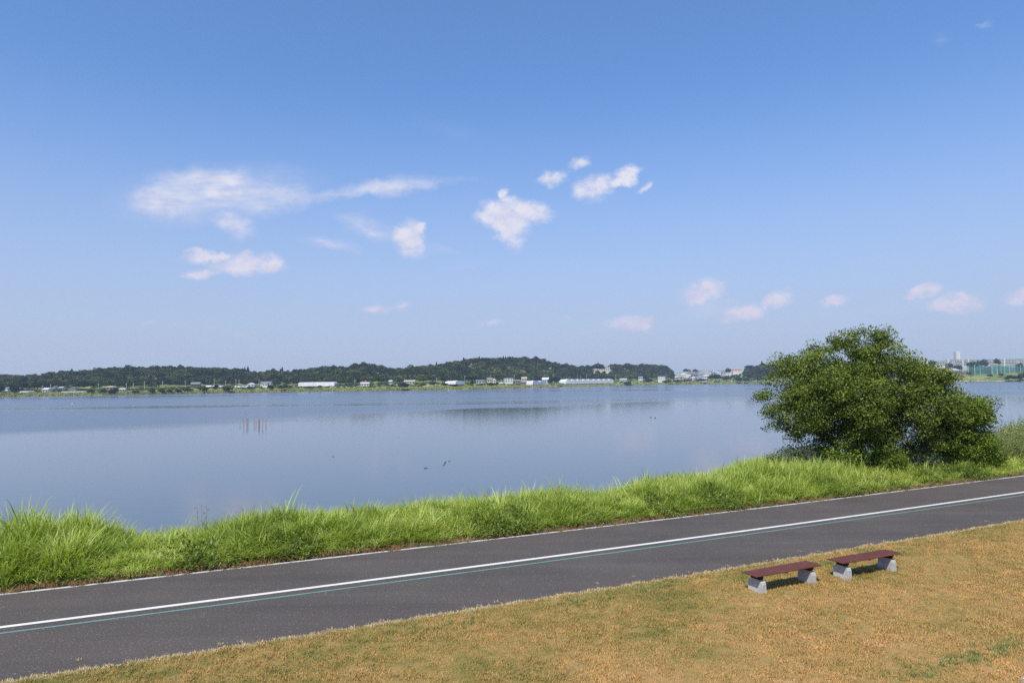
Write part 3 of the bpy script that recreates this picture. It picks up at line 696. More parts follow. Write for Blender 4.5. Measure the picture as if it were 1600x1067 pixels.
# low bushes under it
def bush(px, py, rx, rz, Z, label, lm, n=90, nl=42, ls=.09, base=-.4, name='bush'):
    o = ((px-800)/F*Z, Z, base); l = [lobe(px, py, rx, rz, Z, None, o), lobe(px+rx*.35, py+rz*.4, rx*.7, rz*.8, Z, None, o), lobe(px-rx*.4, py+rz*.4, rx*.6, rz*.7, Z, None, o)]
    st = [[np.array([0, 0, 0.]), np.array([rng.normal(0, .2), rng.normal(0, .2), .35])] for k in range(3)]
    return near_tree(name, label, 'bush', o, st, l, n, nl, ls, lm, .20, .05, .3, .006, clump=.3)
bush(1258, 716, 52, 24, 30.5, 'low grey green bush below the left side of the large tree', M['leaf3'], 130)
bush(1305, 712, 34, 24, 30.0, 'low leafy bush directly left of the large tree trunk', M['leaf2'], 90)
bush(1215, 722, 18, 14, 29.5, 'tiny pale shrub at the far left end under the tree', M['leaf3'], 40)
bush(1376, 715, 24, 20, 30.0, 'small yellow green bush in front of the large tree trunk', M['leaf2'], 60)
bush(1430, 722, 22, 16, 30.5, 'small pale bush between the two tree trunks', M['leaf3'], 50)
bush(1536, 706, 22, 20, 31.0, 'low bright green bush at the foot of the small tree', M['leaf2'], 70)
# tall seeding weeds right of the tree
n6 = 1500; px6 = rng.uniform(1525, 1720, n6); Z6 = rng.uniform(32.0, 38.5, n6); x6, y6 = (px6-800)/F*Z6, Z6; s6, t6 = ts(x6, y6); d6 = t6-U(s6); k6 = d6 > 2.2
x6, y6, s6, d6, px6 = x6[k6], y6[k6], s6[k6], d6[k6], px6[k6]; z6 = bank_z(s6, d6); n6 = len(x6)
h6 = np.interp(px6, [1525, 1545, 1575, 1600, 1650], [.7, 1.1, 1.55, 1.7, 1.6])*rng.uniform(.7, 1.1, n6)
def stalk():
    V, Fc = blades(12, .12, .7, 1., .014, .22, 4, .5); C = rng.normal(size=(60, 3))*np.array([.16, .16, .2])+np.array([0, 0, .68]); V2, F2 = leaves(C, .07, up=.2)
    return np.concatenate([V, V2]), np.concatenate([Fc, F2+len(V)])
o6 = make_scatter('seeding_weeds', np.stack([x6, y6, z6], 1), zrot(n6, .1), np.stack([1+0*h6, 1+0*h6, h6], 1), rng.integers(0, 3, n6), [proto('g', stalk(), M['pale_weed']) for k in range(3)])
tag(o6, 'tall yellowish seeding weeds on the bank right of the trees', 'weeds', kind='stuff')
# a few taller plants that break the outline of the grass
def tall_plant(px, py_tip, d, label, name='tall_weed', m='pale_weed', stems_=4, lv=7):
    # find the point on the bank in that direction at distance d beyond the tarmac edge
    for Y in np.arange(12, 45, .05):
        x = (px-800)/F*Y; s, t = ts(x, Y)
        if t - float(U(s)) > d: break
    z0 = float(bank_z(s, d)); top = zat(px, py_tip, Y); h = top-z0
    r = empty(name, (x, Y, z0)); tag(r, label, 'plant')
    mb = MB(); C = []
    for k in range(stems_):
        a = rng.normal(0, .10, 2); tipp = np.array([a[0]*1.6, a[1]*1.6, h*rng.uniform(.86, 1.)]) if k else np.array([0, 0, h])
        b0 = np.array([a[0]*.4, a[1]*.4, 0]); mid = (b0+tipp)/2+np.array([rng.normal(0, .04), 0, 0])
        mb.tube(b0, mid, .008, .006, 4); mb.tube(mid, tipp, .006, .003, 4)
        for q in rng.uniform(.35, 1., lv): C.append(b0+(tipp-b0)*q+rng.normal(0, .05, 3))
    mb.build('stem', M['green_tuft'], r)
    V, Fc = leaves(np.array(C), .055, up=.1); link('leaves', fastmesh('leaves', V, Fc, M[m], False), r)
tall_plant(318, 787, 2.8, 'lone thin weed stalk standing above the grass dip on the left')
tall_plant(1003, 742, 2.5, 'pointed reed clump rising from the grass near the middle', m='tall_grass')
tall_plant(1038, 735, 2.6, 'leafy weed standing tallest in the grass left of the tree')
tall_plant(868, 752, 2.3, 'wispy seed stalks above the central grass hump', m='tall_grass')
tall_plant(905, 752, 2.6, 'thin dark seed stalk right of the central grass hump')

# ------------------------------------------------------------------ far vegetation forms
def crown_form(rx, rz, nclump, size, lump=.3, cz=None, pointed=0.):
    cz = rz*1.15 if cz is None else cz
    k = 7; ctr = rng.normal(size=(k, 3)); ctr /= np.linalg.norm(ctr, axis=1)[:, None]; ctr[:, 2] = np.abs(ctr[:, 2])*.8-.1
    C = []
    for i in range(nclump):
        j = rng.integers(k); v = rng.normal(size=3); v /= np.linalg.norm(v); v[2] = v[2]*.9+.1
        p = ctr[j]*.52 + v*.48*rng.uniform(.75, 1.0)
        C.append(p)
    C = np.array(C); C[:, :2] *= rx; C[:, 2] = C[:, 2]*rz + cz
    if pointed: 
        q = np.clip((C[:, 2]-cz+rz)/(2*rz), 0, 1); C[:, :2] *= (1.15-pointed*q)[:, None]
    return leaves(C, size, up=.9)
def conifer_form(h, r, n, size):
    q = rng.uniform(0, 1, n)**.8; a = rng.uniform(0, 6.283, n); rr = r*(1-q)**.8*rng.uniform(.55, 1.05, n)
    return leaves(np.stack([rr*np.cos(a), rr*np.sin(a), 1.5+q*(h-1.5)], 1), size, up=.6)
# wooded hills
RNG = [(-400, 1052, 1.), (1150, 1455, .8)]
pts = []; 
nW = 16000
pxw = rng.uniform(-300, 1460, nW); dw = 105+rng.uniform(0, 1, nW)*330; Zw = Zs(pxw)+dw
pxw[:420] = rng.uniform(1048, 1185, 420); dw[:420] = rng.uniform(60, 640, 420); Zw = Zs(pxw)+dw
keepw = (np.arange(nW) < 420) | ((pxw < 1050) | ((pxw > 1160) & (rng.uniform(size=nW) < .8))) & (rng.uniform(size=nW) < Zw/1400*.95)
# clearing for the long building on the hill
keepw &= ~((pxw > 924) & (pxw < 955) & (dw < 292) & (dw > 214))
pxw, dw, Zw = pxw[keepw], dw[keepw], Zw[keepw]; xw, yw = P(pxw, Zw); zw = hgt(pxw, Zw)-.5; nW = len(xw)
sw = rng.uniform(.75, 1.2, nW)*np.where((pxw > 1050) & (pxw < 1162), .55, 1.); sw = np.where(rng.uniform(size=nW) < .05, sw*1.25, sw)
fw = [proto('g', crown_form(4.6, 3.9, 260, 1.5, cz=6.), M['wood']) for k in range(4)] + [proto('g', conifer_form(11.2, 2.8, 200, 1.3), M['conifer'])]
ohill = make_scatter('wooded_hills', np.stack([xw, yw, zw], 1), zrot(nW), np.stack([sw, sw, sw*rng.uniform(.85, 1.15, nW)], 1), rng.choice(5, nW, p=[.245, .245, .245, .245, .02]), fw)
tag(ohill, 'dense dark green woodland covering the low hills across the lake', 'woodland', kind='stuff')
# reeds along the far water's edge, and thin scrub on the fields behind
nr = 9000; pxr = rng.uniform(-120, 1720, nr); dr = rng.uniform(0, 1, nr)**1.3*26+.5; Zr = Zs(pxr)+dr
kr = (np.interp(pxr, [1400, 1450], [1, .25]) > rng.uniform(size=nr)); pxr, Zr = pxr[kr], Zr[kr]; xr, yr = P(pxr, Zr); zr = np.maximum(hgt(pxr, Zr), WATER_Z-.1); nr = len(xr)
orr = make_scatter('reed_bed', np.stack([xr, yr, zr], 1), zrot(nr, .05), rng.uniform(.55, 1.1, (nr, 1))*np.array([[1.6, 1.6, 1.]]), rng.integers(0, 2, nr), [proto('g', blades(16, 1.3, 1.4, 2.3, .22, .25, 2, .3), M['reed']) for k in range(2)])
tag(orr, 'yellow green reeds along the far shore of the lake', 'reeds', kind='stuff')
ns = 3400; pxq = rng.uniform(-120, 1720, ns); dq = np.where(rng.uniform(size=ns) < .55, rng.uniform(44, 62, ns), rng.uniform(36, 125, ns)); Zq = Zs(pxq)+dq; kq = (pxq < 1420)
pxq, Zq = pxq[kq], Zq[kq]; xq, yq = P(pxq, Zq); zq = hgt(pxq, Zq)-.3; ns = len(xq)
osb = make_scatter('scrub', np.stack([xq, yq, zq], 1), zrot(ns), rng.uniform(.4, 1.05, (ns, 1))*np.array([[1.1, 1.1, .7]]), rng.integers(0, 2, ns), [proto('g', crown_form(2.2, 1.3, 70, .9, cz=1.1), M['shore_leaf']) for k in range(2)])
tag(osb, 'low scrub and garden greenery between the far houses', 'scrub', kind='stuff')

# single trees and bushes that stand out on the far shore
def trunkmesh(h, r): return MB().tube((0, 0, -.5), (0, 0, h), r, r*.6, 6).mesh('trunk', M['bark'])
FORMS = {
 'round': [fastmesh('crown', *crown_form(1., 1., 420, .30, cz=1.05), M['shore_leaf']) for k in range(3)],
 'dark': [fastmesh('crown', *crown_form(1., 1., 460, .30, cz=1.05), M['shore_dark']) for k in range(3)],
 'umbrella': [fastmesh('crown', *crown_form(1., .45, 420, .24, cz=1.5), M['conifer'])],
 'conifer': [fastmesh('crown', *conifer_form(2.1, .55, 420, .20), M['conifer'])]}
tm = trunkmesh(1.4, .05)
def far_tree(px0, px1, ytop, ybase, Z, kind, label, cat='tree', name='shore_tree', group='trees across the lake'):
    px = (px0+px1)/2; x, y = P(px, Z); zb = zat(px, ybase, Z); zt = zat(px, ytop, Z); rx = (px1-px0)/2/F*Z; hz = (zt-zb)/2.05
    r = empty(name, (x, y, zb)); tag(r, label, cat, group)
    c = link('crown', random.choice(FORMS[kind]), r); c.scale = (rx, rx, hz); c.rotation_euler = (0, 0, random.uniform(0, 6))
    k = link('trunk', tm, r); k.scale = (rx, rx, hz); return r
S = lambda px, d=10: float(Zs(px))+d
shrubs = [  # px0 px1 top base offset kind label
 (-8, 8, 599, 617, 6, 'dark', 'dark tree at the extreme left end of the far shore'),
 (16, 31, 600, 617, 6, 'dark', 'dark tree on the far shore right of the blue roofed house'),
 (30, 38, 605, 614, 14, 'round', 'small bright green bush beside the dark tree on the far left shore'),
 (136, 149, 606, 618, 4, 'round', 'rounded shore bush left of the beige hip roof'),
 (154, 168, 606, 618, 4, 'round', 'shore bush just below the beige hip roof'),
 (168, 186, 606, 617, 5, 'dark', 'broad dark shore bush right of the beige hip roof'),
 (207, 220, 608, 617, 4, 'round', 'low shore bush under the leftmost group of utility poles'),
 (232, 245, 605.5, 616.5, 4, 'dark', 'dark rounded bush right of the pale green field strip'),
 (244, 259, 606, 616, 4, 'round', 'bushy green mound at the water in front of the twin pole'),
 (259, 272, 607, 615.5, 4, 'round', 'low olive bush in the middle of the bush row on the left'),
 (272, 284, 607, 615, 4, 'dark', 'small dark bush left of the dark timber house'),
 (284, 301, 604, 614, 10, 'round', 'pair of green bushes hiding the foot of the timber house'),
 (311, 326, 603, 614.5, 4, 'dark', 'dark bush at the water right of the timber house'),
 (333, 342, 600.5, 609, 14, 'dark', 'small dark tree in front of the white greenhouses'),
 (345, 368, 602, 614.5, 4, 'round', 'large rounded bush at the water before the twin conifers'),
 (385, 396, 602, 612, 8, 'round', 'bush in front of the white sided house below the conifers'),
 (416, 430, 600, 611, 8, 'dark', 'dark bush right of the small white house'),
 (432, 456, 600, 610, 6, 'round', 'wide olive bush left of the long white shed'),
 (480, 492, 602.5, 609, 8, 'dark', 'dark bush in front of the long white shed, left'),
 (494, 504, 601, 608, 10, 'round', 'green bush in front of the long white shed, right'),
 (525, 555, 592, 603, 70, 'round', 'broad bright tree right of the long white shed'),
 (619, 638, 596, 610, -3, 'dark', 'dark tree leaning over the water at the middle left shore'),
 (655, 667, 597, 605, 30, 'round', 'bright bush left of the pale pole on the middle shore'),
 (670, 686, 595, 604, 30, 'round', 'light green tree beside the pale pole on the middle shore'),
 (690, 702, 598, 604, 20, 'dark', 'low dark bush left of the domed grey roof'),
 (733, 744, 592, 603, 30, 'round', 'small tree left of the grey house on the middle shore'),
 (757, 778, 597, 603, 26, 'dark', 'low dark hedge bush below the yellow house'),
 (854, 876, 587.5, 601, 16, 'dark', 'large rounded tree beside the left end of the white greenhouses'),
 (969, 986, 596, 603, 3, 'dark', 'low dark bush at the water right of the white greenhouses'),
 (1004, 1020, 590, 600, 22, 'dark', 'dark bush below the right end of the wooded hill'),
 (1030, 1050, 593, 599.5, 16, 'round', 'long green bush under the tall mast'),
 (1048, 1062, 592.5, 598.5, 20, 'dark', 'flat dark hedge below the far town, left'),
 (1062, 1082, 592, 597.5, 20, 'round', 'flat green hedge below the far town, middle'),
 (1082, 1106, 591, 597.5, 20, 'dark', 'flat dark hedge below the far town, right'),
 (1106, 1127, 582, 597, 26, 'dark', 'dense dark tree in front of the far town'),
 (1126, 1142, 586, 597, 26, 'round', 'green tree left of the orange roof'),
 (1146, 1162, 588, 598, 4, 'dark', 'dark bush overhanging the water below the orange roof'),
 (1160, 1176, 589, 599, 3, 'dark', 'dark bush overhanging the water right of the orange roof'),
 (1174, 1190, 587, 598, 4, 'dark', 'dark bush at the water nearest the left side of the big tree'),
 (1186, 1206, 588, 597, 30, 'round', 'light green bush just left of the big tree crown'),
 (1540, 1549, 584, 590, 25, 'dark', 'small dark round bush below the golf net, left'),
 (1556, 1567, 582.5, 589, 35, 'dark', 'dark round bush below the golf net, right'),
 (1567, 1582, 585, 596, 2, 'dark', 'dark bush overhanging the water below the golf net'),
 (1578, 1596, 585, 596, 2, 'dark', 'darkest bush overhanging the water at the right edge'),
 (1590, 1612, 580, 595, 8, 'round', 'olive tree cut by the right edge of the photo'),
 (1508, 1516, 580, 588, 50, 'round', 'small yellow green tree at the left end of the golf net')]
for (a, b_, yt, yb, off, kd, lb) in shrubs:
    small = (yb-yt) < 9; far_tree(a, b_, yt, yb, S((a+b_)/2, off), kd, lb, 'bush' if 'bush' in lb or 'hedge' in lb else 'tree', 'shore_bush' if 'bush' in lb or 'hedge' in lb else 'shore_tree', None)
far_tree(379, 385, 573.5, 596, S(382, 180), 'conifer', 'left pointed conifer of the pair breaking the hill line', 'tree', 'conifer_tree', None)
far_tree(383, 391, 573, 597, S(387, 190), 'conifer', 'right and broader pointed conifer of the pair breaking the hill line', 'tree', 'conifer_tree', None)
far_tree(552, 578, 566.5, 590, S(565, 300), 'dark', 'domed tree crown at the first hilltop left of centre', 'tree', 'hill_tree', None)
far_tree(924, 943, 567, 580, S(933, 300), 'dark', 'round dark tree behind the long building on the hill', 'tree', 'hill_tree', None)
far_tree(1066, 1080, 574.5, 586, 1650, 'dark', 'left round tree on the skyline of the far town', 'tree', 'town_tree', None)
far_tree(1081, 1090, 575.5, 586, 1650, 'dark', 'small round tree on the skyline right of the first town tree', 'tree', 'town_tree', None)
far_tree(1132, 1142, 573.5, 586, 1500, 'dark', 'round skyline tree left of the orange roof', 'tree', 'town_tree', None)
far_tree(1162, 1178, 569, 587, 1400, 'umbrella', 'umbrella shaped pine on the skyline right of the orange roof', 'tree', 'pine_tree', None)
far_tree(1186, 1194, 564.5, 585, 1350, 'conifer', 'pointed tree on the skyline left of the big tree crown', 'tree', 'conifer_tree', None)
far_tree(1176, 1206, 570, 592, 1300, 'dark', 'wide dark grove tree left of the big tree crown', 'tree', 'town_tree', None)
for (a, b_, yt, yb, lb) in [(1446, 1462, 561.5, 576, 'dark tree right of the stepped apartment block'), (1476, 1488, 565, 580, 'dark tree below the low white apartments'), (1485, 1503, 568.5, 583, 'dark tree below the white water tower'),
     (1508, 1526, 562.5, 580, 'tree between the white blocks and the dark skyline grove'), (1524, 1534, 560.5, 578, 'left half of the dark skyline grove above the golf net'), (1530, 1543, 559, 578, 'tallest tree of the dark skyline grove above the golf net'),
     (1552, 1562, 558.5, 574, 'tree standing between two apartment blocks on the right'), (1586, 1598, 566, 578, 'small dark tree before the rightmost apartments')]:
    far_tree(a, b_, yt, yb, 1290, 'dark', lb, 'tree', 'town_tree', None)

# ------------------------------------------------------------------ far buildings
WIN = {}
def win_mesh(wd, hh_):
    k = (round(wd, 1), round(hh_, 1))
    if k not in WIN: WIN[k] = MB().box(-wd/2, wd/2, -.06, .05, 0, hh_).mesh('window', M['glass'])
    return WIN[k]
def house(px0, px1, ytop, ybase, Z, wc, rc, label, style='gable', cat='house', name='house', group=None, yaw=0., wallh=None, windows=True, depth=None):
    px = (px0+px1)/2; x, y = P(px, Z); zt = zat(px, ytop, Z); g = float(hgt(px, Z)); zb = min(zat(px, ybase, Z), g+.5) if Z < 1250 else zat(px, ybase, Z)-2
    Wd = (px1-px0)/F*Z; D = depth or max(5, Wd*.6); hh_ = zt-zb; rh = {'gable': .36, 'hip': .34, 'flat': .0}[style]*min(hh_, 9); r = empty(name, (x, y, zb), R(yaw)); tag(r, label, cat, group)
    ov = .5; W2 = Wd/2-ov*(style != 'flat'); wz = hh_-rh
    MB().box(-W2, W2, -D/2, D/2, 0, wz if style != 'gable' else wz).build('wall', M['w_'+wc], r)
    mb = MB()
    if style == 'gable': mb.gable(-W2, W2, -D/2, D/2, wz+.18, hh_+.02, ov)
    elif style == 'hip': mb.hip(-W2, W2, -D/2, D/2, wz+.18, hh_+.02, ov)
    else: mb.box(-W2-.2, W2+.2, -D/2-.2, D/2+.2, wz, wz+.35)
    mb.build('roof', M['r_'+rc], r)
    if windows and Wd > 4:
        n = max(2, int(Wd/3.2)); fl = max(1, min(2, int(wz/2.7)))
        for f in range(fl):
            for i in range(n):
                wm_ = win_mesh(1.6, 1.3); o = link('window', wm_, r); o.location = (-W2+(i+.5)*2*W2/n, -D/2, wz-1.9-f*2.7)
    return r
HS = [ # px0 px1 top base off wall roof label style
 (6, 20, 604.8, 611, 60, 'white', 'blue', 'white house with blue grey roof at the far left shore', 'hip'),
 (69, 80, 605.8, 612, 30, 'white', 'white', 'white house with white gable on the left shore beside two poles', 'gable'),
 (80, 88, 606, 611, 60, 'grey', 'grey', 'low grey roofed house right of the white gable', 'gable'),
 (84, 92, 602.3, 606, 110, 'cream', 'grey', 'small house higher up behind the white gable', 'hip'),
 (94, 101, 604, 608, 90, 'white', 'pale', 'tiny white house with pale roof left of the grey pair', 'gable'),
 (109, 120, 607.5, 611, 50, 'white', 'grey', 'long low white house with grey roof', 'gable'),
 (113, 120, 604.3, 608, 100, 'grey', 'grey', 'small grey house behind the long low white one', 'hip'),
 (164, 182, 602.8, 609, 50, 'brown', 'tan', 'house with wide beige hip roof on the left shore', 'hip'),
 (188, 197, 606.5, 611, 40, 'white', 'white', 'bright white small house right of the beige roof', 'gable'),
 (299, 313, 597, 606, 80, 'darkwood', 'grey', 'dark timber house with grey roof below the wood', 'gable'),
 (287, 292, 607.5, 610, 16, 'white', 'white', 'tiny white hut among the shore bushes', 'gable'),
 (387, 399, 598, 606, 60, 'white', 'pale', 'white sided house below the twin conifers', 'hip'),
 (408, 425, 596, 602.5, 70, 'white', 'grey', 'white house with grey roof left of the long shed', 'gable'),
 (411, 418, 599.3, 603, 50, 'white', 'white', 'white garage in front of the grey roofed house', 'flat'),
 (563, 577, 597.3, 601.5, 50, 'white', 'white', 'low white roofed shed right of the long shed', 'gable'),
 (569, 573, 594, 598, 75, 'cream', 'red', 'tiny red roofed hut behind the low white shed', 'hip'),
 (607, 613, 594, 598.5, 70, 'white', 'white', 'small white hut left of the tree over the water', 'gable'),
 (631, 649, 593.8, 600, 80, 'beige', 'pale', 'long beige house right of the tree over the water', 'gable'),
 (743, 757, 593.4, 599, 60, 'grey', 'grey', 'grey house left of the yellow house', 'gable'),
 (760, 769, 590, 597.5, 50, 'yellow', 'grey', 'yellow walled house with grey roof', 'gable'),
 (767, 775, 591.8, 597.5, 58, 'white', 'pale', 'white lean house against the yellow house', 'hip'),
 (778, 787, 593, 598.5, 55, 'cream', 'dark', 'dark roofed house right of the yellow one', 'hip'),
 (787, 800, 591, 598, 52, 'white', 'pale', 'white two storey house in the middle shore group', 'flat'),
 (800, 812, 593, 599, 55, 'brown', 'grey', 'brown house right of the white two storey house', 'gable'),
 (814, 823, 588.8, 593, 100, 'beige', 'tan', 'small tan roofed house up behind the net tunnel', 'gable'),
 (812, 822, 595, 600.5, 35, 'brown', 'grey', 'brown shed beside the net tunnel', 'gable'),
 (846, 857, 589.8, 597, 45, 'cream', 'white', 'cream house left of the large rounded tree', 'gable'),
 (874, 888, 591.5, 594.5, 110, 'white', 'grey', 'low grey roof behind the left end of the greenhouses', 'gable'),
 (888, 896, 589.5, 593.5, 115, 'cream', 'tan', 'small tan roofed house behind the greenhouses', 'gable'),
 (967, 978, 591.3, 594.5, 70, 'white', 'white', 'long white low house right of the greenhouses', 'gable'),
 (996, 1003, 588, 593, 60, 'white', 'blue', 'white house with blue roof under the hill end', 'gable'),
 (1027, 1038, 588.3, 593.5, 40, 'white', 'white', 'white boxy house left of the tall mast', 'flat'),
 (1445, 1457, 572, 580, 200, 'white', 'blue', 'blue roofed house group right of the tree crown', 'gable'),
 (1471, 1480, 575, 582, 150, 'beige', 'red', 'red roofed building left of the long grey roof', 'hip'),
 (1478, 1496, 575.5, 583.5, 130, 'grey', 'pale', 'long low building with pale grey roof behind the sandy bank', 'hip'),
 (1462, 1474, 580, 585.5, 100, 'grey', 'grey', 'low grey shed left of the long grey roofed building', 'flat'),
 (1494, 1512, 580.5, 585.5, 110, 'brown', 'grey', 'brown shed at the left post of the golf net', 'flat'),
 (1143, 1157, 575.6, 584, 330, 'white', 'orange', 'house with bright orange roof in the far town', 'hip')]
for (a, b_, yt, yb, off, wc, rc, lb, sty) in HS:
    house(a, b_, yt, yb, S((a+b_)/2, off), wc, rc, lb, sty, yaw=random.uniform(-12, 12))
# town on the slope behind
rr = random.Random(3); ORD = ['first', 'second', 'third', 'fourth', 'fifth', 'sixth', 'seventh', 'eighth', 'ninth']
def town(rows, label_fn, group):
    for (ya, yb, px0, px1, Z, n) in rows:
        for i in range(n):
            w_ = (px1-px0)/n; a = px0+i*w_+rr.uniform(-1.5, 1.5); ww = rr.uniform(5.5, 10); yt = rr.uniform(ya-.7, ya+.7)
            wc = rr.choice(['white', 'white', 'white', 'cream', 'grey', 'beige']); rc = rr.choice(['grey', 'grey', 'dark', 'pale', 'white', 'brown', 'blue'])
            sty = rr.choice(['gable', 'hip', 'flat'])
            house(a, a+ww, yt, yt+rr.uniform(4.5, 6.5), Z+rr.uniform(-20, 20), wc, rc, '%s house with %s %s roof, %s from left, %s, far town' % (wc, rc, {'gable': 'gabled', 'hip': 'hipped', 'flat': 'flat'}[sty], ORD[i], label_fn), sty, group=group, windows=True, yaw=rr.uniform(-20, 20), name='town_house')
for (row, name_) in [((578.3, 0, 1074, 1140, 1700, 9), 'top row'), ((580.6, 0, 1068, 1142, 1600, 9), 'second row'), ((582.8, 0, 1056, 1110, 1520, 7), 'third row'),
                     ((585.5, 0, 1054, 1106, 1420, 6), 'fourth row'), ((588.3, 0, 1052, 1104, 1330, 6), 'bottom row')]:
    town([row], name_, 'houses of the far town')
# apartment blocks
def block(px0, px1, ytop, ybase, Z, floors, label, towers=(), cells=8, name='apartment_block'):
    px = (px0+px1)/2; x, y = P(px, Z); zt = zat(px, ytop, Z); zb = zat(px, ybase, Z)-3; Wd = (px1-px0)/F*Z; hh_ = zt-zb; r = empty(name, (x, y, zb)); tag(r, label, 'apartment block')
    MB().box(-Wd/2, Wd/2, -5, 5, 0, hh_).build('wall', M['w_white'], r); MB().box(-Wd/2-.3, Wd/2+.3, -5.3, 5.3, hh_, hh_+.5).build('roof', M['r_pale'], r)
    fh = 3.0; cw = Wd/cells
    wm_ = MB().box(-cw*.36, cw*.36, -.12, .05, 0, 1.7).mesh('window', M['glass']); bm_ = MB().box(-cw*.42, cw*.42, -1.2, -.02, 0, 1.0).mesh('balcony', M['w_white'])
    for f in range(floors):
        for c in range(cells):
            z = hh_-fh*(f+1)+.3; o = link('window', wm_, r, (-Wd/2+(c+.5)*cw, -5, z+.7)); 
            if (c+f) % 1 == 0: link('balcony', bm_, r, (-Wd/2+(c+.5)*cw, -5, z-.4))
    for (tx, th_) in towers: MB().box(tx*Wd/2-1.2, tx*Wd/2+1.2, -6, 2, 0, hh_+th_).build('stair_tower', M['w_white'], r)
    return r
block(1432, 1445, 565, 576, 1250, 4, 'stepped white apartment block behind the tree crown', [(1.05, .5)], 5)
block(1436, 1443, 562, 570, 1270, 1, 'white upper storey block rising over the stepped apartments', (), 3)
block(1455, 1477, 564.5, 573, 1330, 2, 'long low white apartment block left of the water tower', (), 9)
block(1478, 1489, 562.5, 570, 1320, 2, 'white apartment block directly left of the water tower', [(-1., 2.2)], 5)
block(1489, 1501, 562.5, 572.5, 1310, 3, 'white apartment block below the water tower', [(.95, .3)], 5)
block(1501, 1509, 562.5, 571, 1310, 3, 'narrow white block with tall fin right of the water tower', [(1.05, 2.6)], 4)
block(1510, 1524, 562.5, 567, 1420, 1, 'distant low apartment block right of the tall fin', (), 6)
block(1541, 1554.5, 562, 571, 1320, 3, 'white apartment block right of the dark skyline grove', (), 6)
block(1559, 1577, 561.5, 571.5, 1330, 4, 'wide apartment block behind the golf net', [(-.3, 1.2)], 8)
block(1577, 1590, 561.5, 571.5, 1340, 4, 'apartment block second from the right edge', (), 6)
block(1590, 1612, 561, 571.5, 1330, 4, 'rightmost apartment block cut by the photo edge', [(.2, .8)], 8)
# tall white tower
tx, ty = P(1494.7, 1360); zb = zat(1494.7, 566, 1360)-4; zt = zat(1494.7, 549.6, 1360)
r = empty('water_tower', (tx, ty, zb)); tag(r, 'plain tall white tower standing above the apartment blocks', 'tower')
MB().box(-4.1, 4.1, -4, 4, 0, zt-zb).build('shaft', M['w_white'], r); MB().box(-3.5, 3.5, -3.4, 3.4, zt-zb, zt-zb+.8).build('cap', M['w_cream'], r)
MB().box(-3.4, -2.4, -4.15, -4.0, 4, zt-zb-2).build('vent_strip', M['w_grey'], r)
# building on the hill
bl = house(928, 950.5, 577, 586, S(939, 262), 'cream', 'pale', 'long cream two storey building on the wooded hill', 'flat', 'building', 'hill_building', None, 0, depth=12)
MB().box(-3.4, 1.6, -2, 3, 5.4, 8.6).build('roof_room', M['w_white'], bl)
house(945, 952, 573, 582, S(948, 278), 'beige', 'tan', 'tan topped building behind the long cream building on the hill', 'flat', 'building', 'hill_building')
# greenhouses: arched tunnels in a row
def greenhouse(px0, px1, y0, y1, ybase, Z, n, label, name='greenhouse', m='film'):
    xa, ya = P(px0, Z); xb, yb = P(px1, Z+float(Zs(px1)-Zs(px0))); L = math.hypot(xb-xa, yb-ya); rz = math.atan2(yb-ya, xb-xa)
    px = (px0+px1)/2; zb = zat(px, ybase, (ya+yb)/2); h = zat(px, (y0+y1)/2, (ya+yb)/2)-zb; r = empty(name, ((xa+xb)/2, (ya+yb)/2, zb), rz); tag(r, label, 'greenhouse')
    sp = L/n
    for i in range(n):
        mb = MB(); k = 9; Dp = 14; xc = -L/2+(i+.5)*sp; hw = sp*.5-.04
        prof_ = [(xc-hw, -.6)] + [(xc-hw*math.cos(q), h*(.55+.45*math.sin(q))) for q in np.linspace(0, math.pi, k)] + [(xc+hw, -.6)]
        hv = h*(1+.03*rr.uniform(-1, 1)); V = [(x_, -Dp/2, z_) for x_, z_ in prof_]+[(x_, Dp/2, z_) for x_, z_ in prof_]; n_ = len(prof_)
        mb.add(V, [tuple(range(n_)), tuple(range(2*n_-1, n_-1, -1))]+[(a+1, a, n_+a, n_+a+1) for a in range(n_-1)]); mb.build('tunnel', M[m], r)
    return r
greenhouse(878, 952, 593.3, 591.5, 598.5, S(878, 55), 9, 'long row of white film greenhouses at the water right of centre')
greenhouse(469, 525, 597.5, 596.2, 602.5, S(469, 60), 7, 'long white greenhouse shed on the left shore below the hill')
greenhouse(325, 346, 602.3, 602.3, 606, S(325, 70), 4, 'low white greenhouses right of the timber house')
greenhouse(370, 387, 603, 603, 606.5, S(370, 60), 3, 'low white greenhouses left of the white sided house')
greenhouse(37, 50, 610.8, 610.8, 613.5, S(37, 30), 3, 'tiny low white tunnels right of the far left dark tree')
greenhouse(101, 135, 611.2, 611.2, 613, S(101, 26), 6, 'very low white crop covers on the left shore field')
greenhouse(703, 718, 595, 595, 599.5, S(703, 45), 1, 'single domed grey tunnel left of the yellow house')
greenhouse(824, 846, 595, 595, 600.5, S(824, 35), 2, 'pale net covered tunnels left of the large rounded tree')
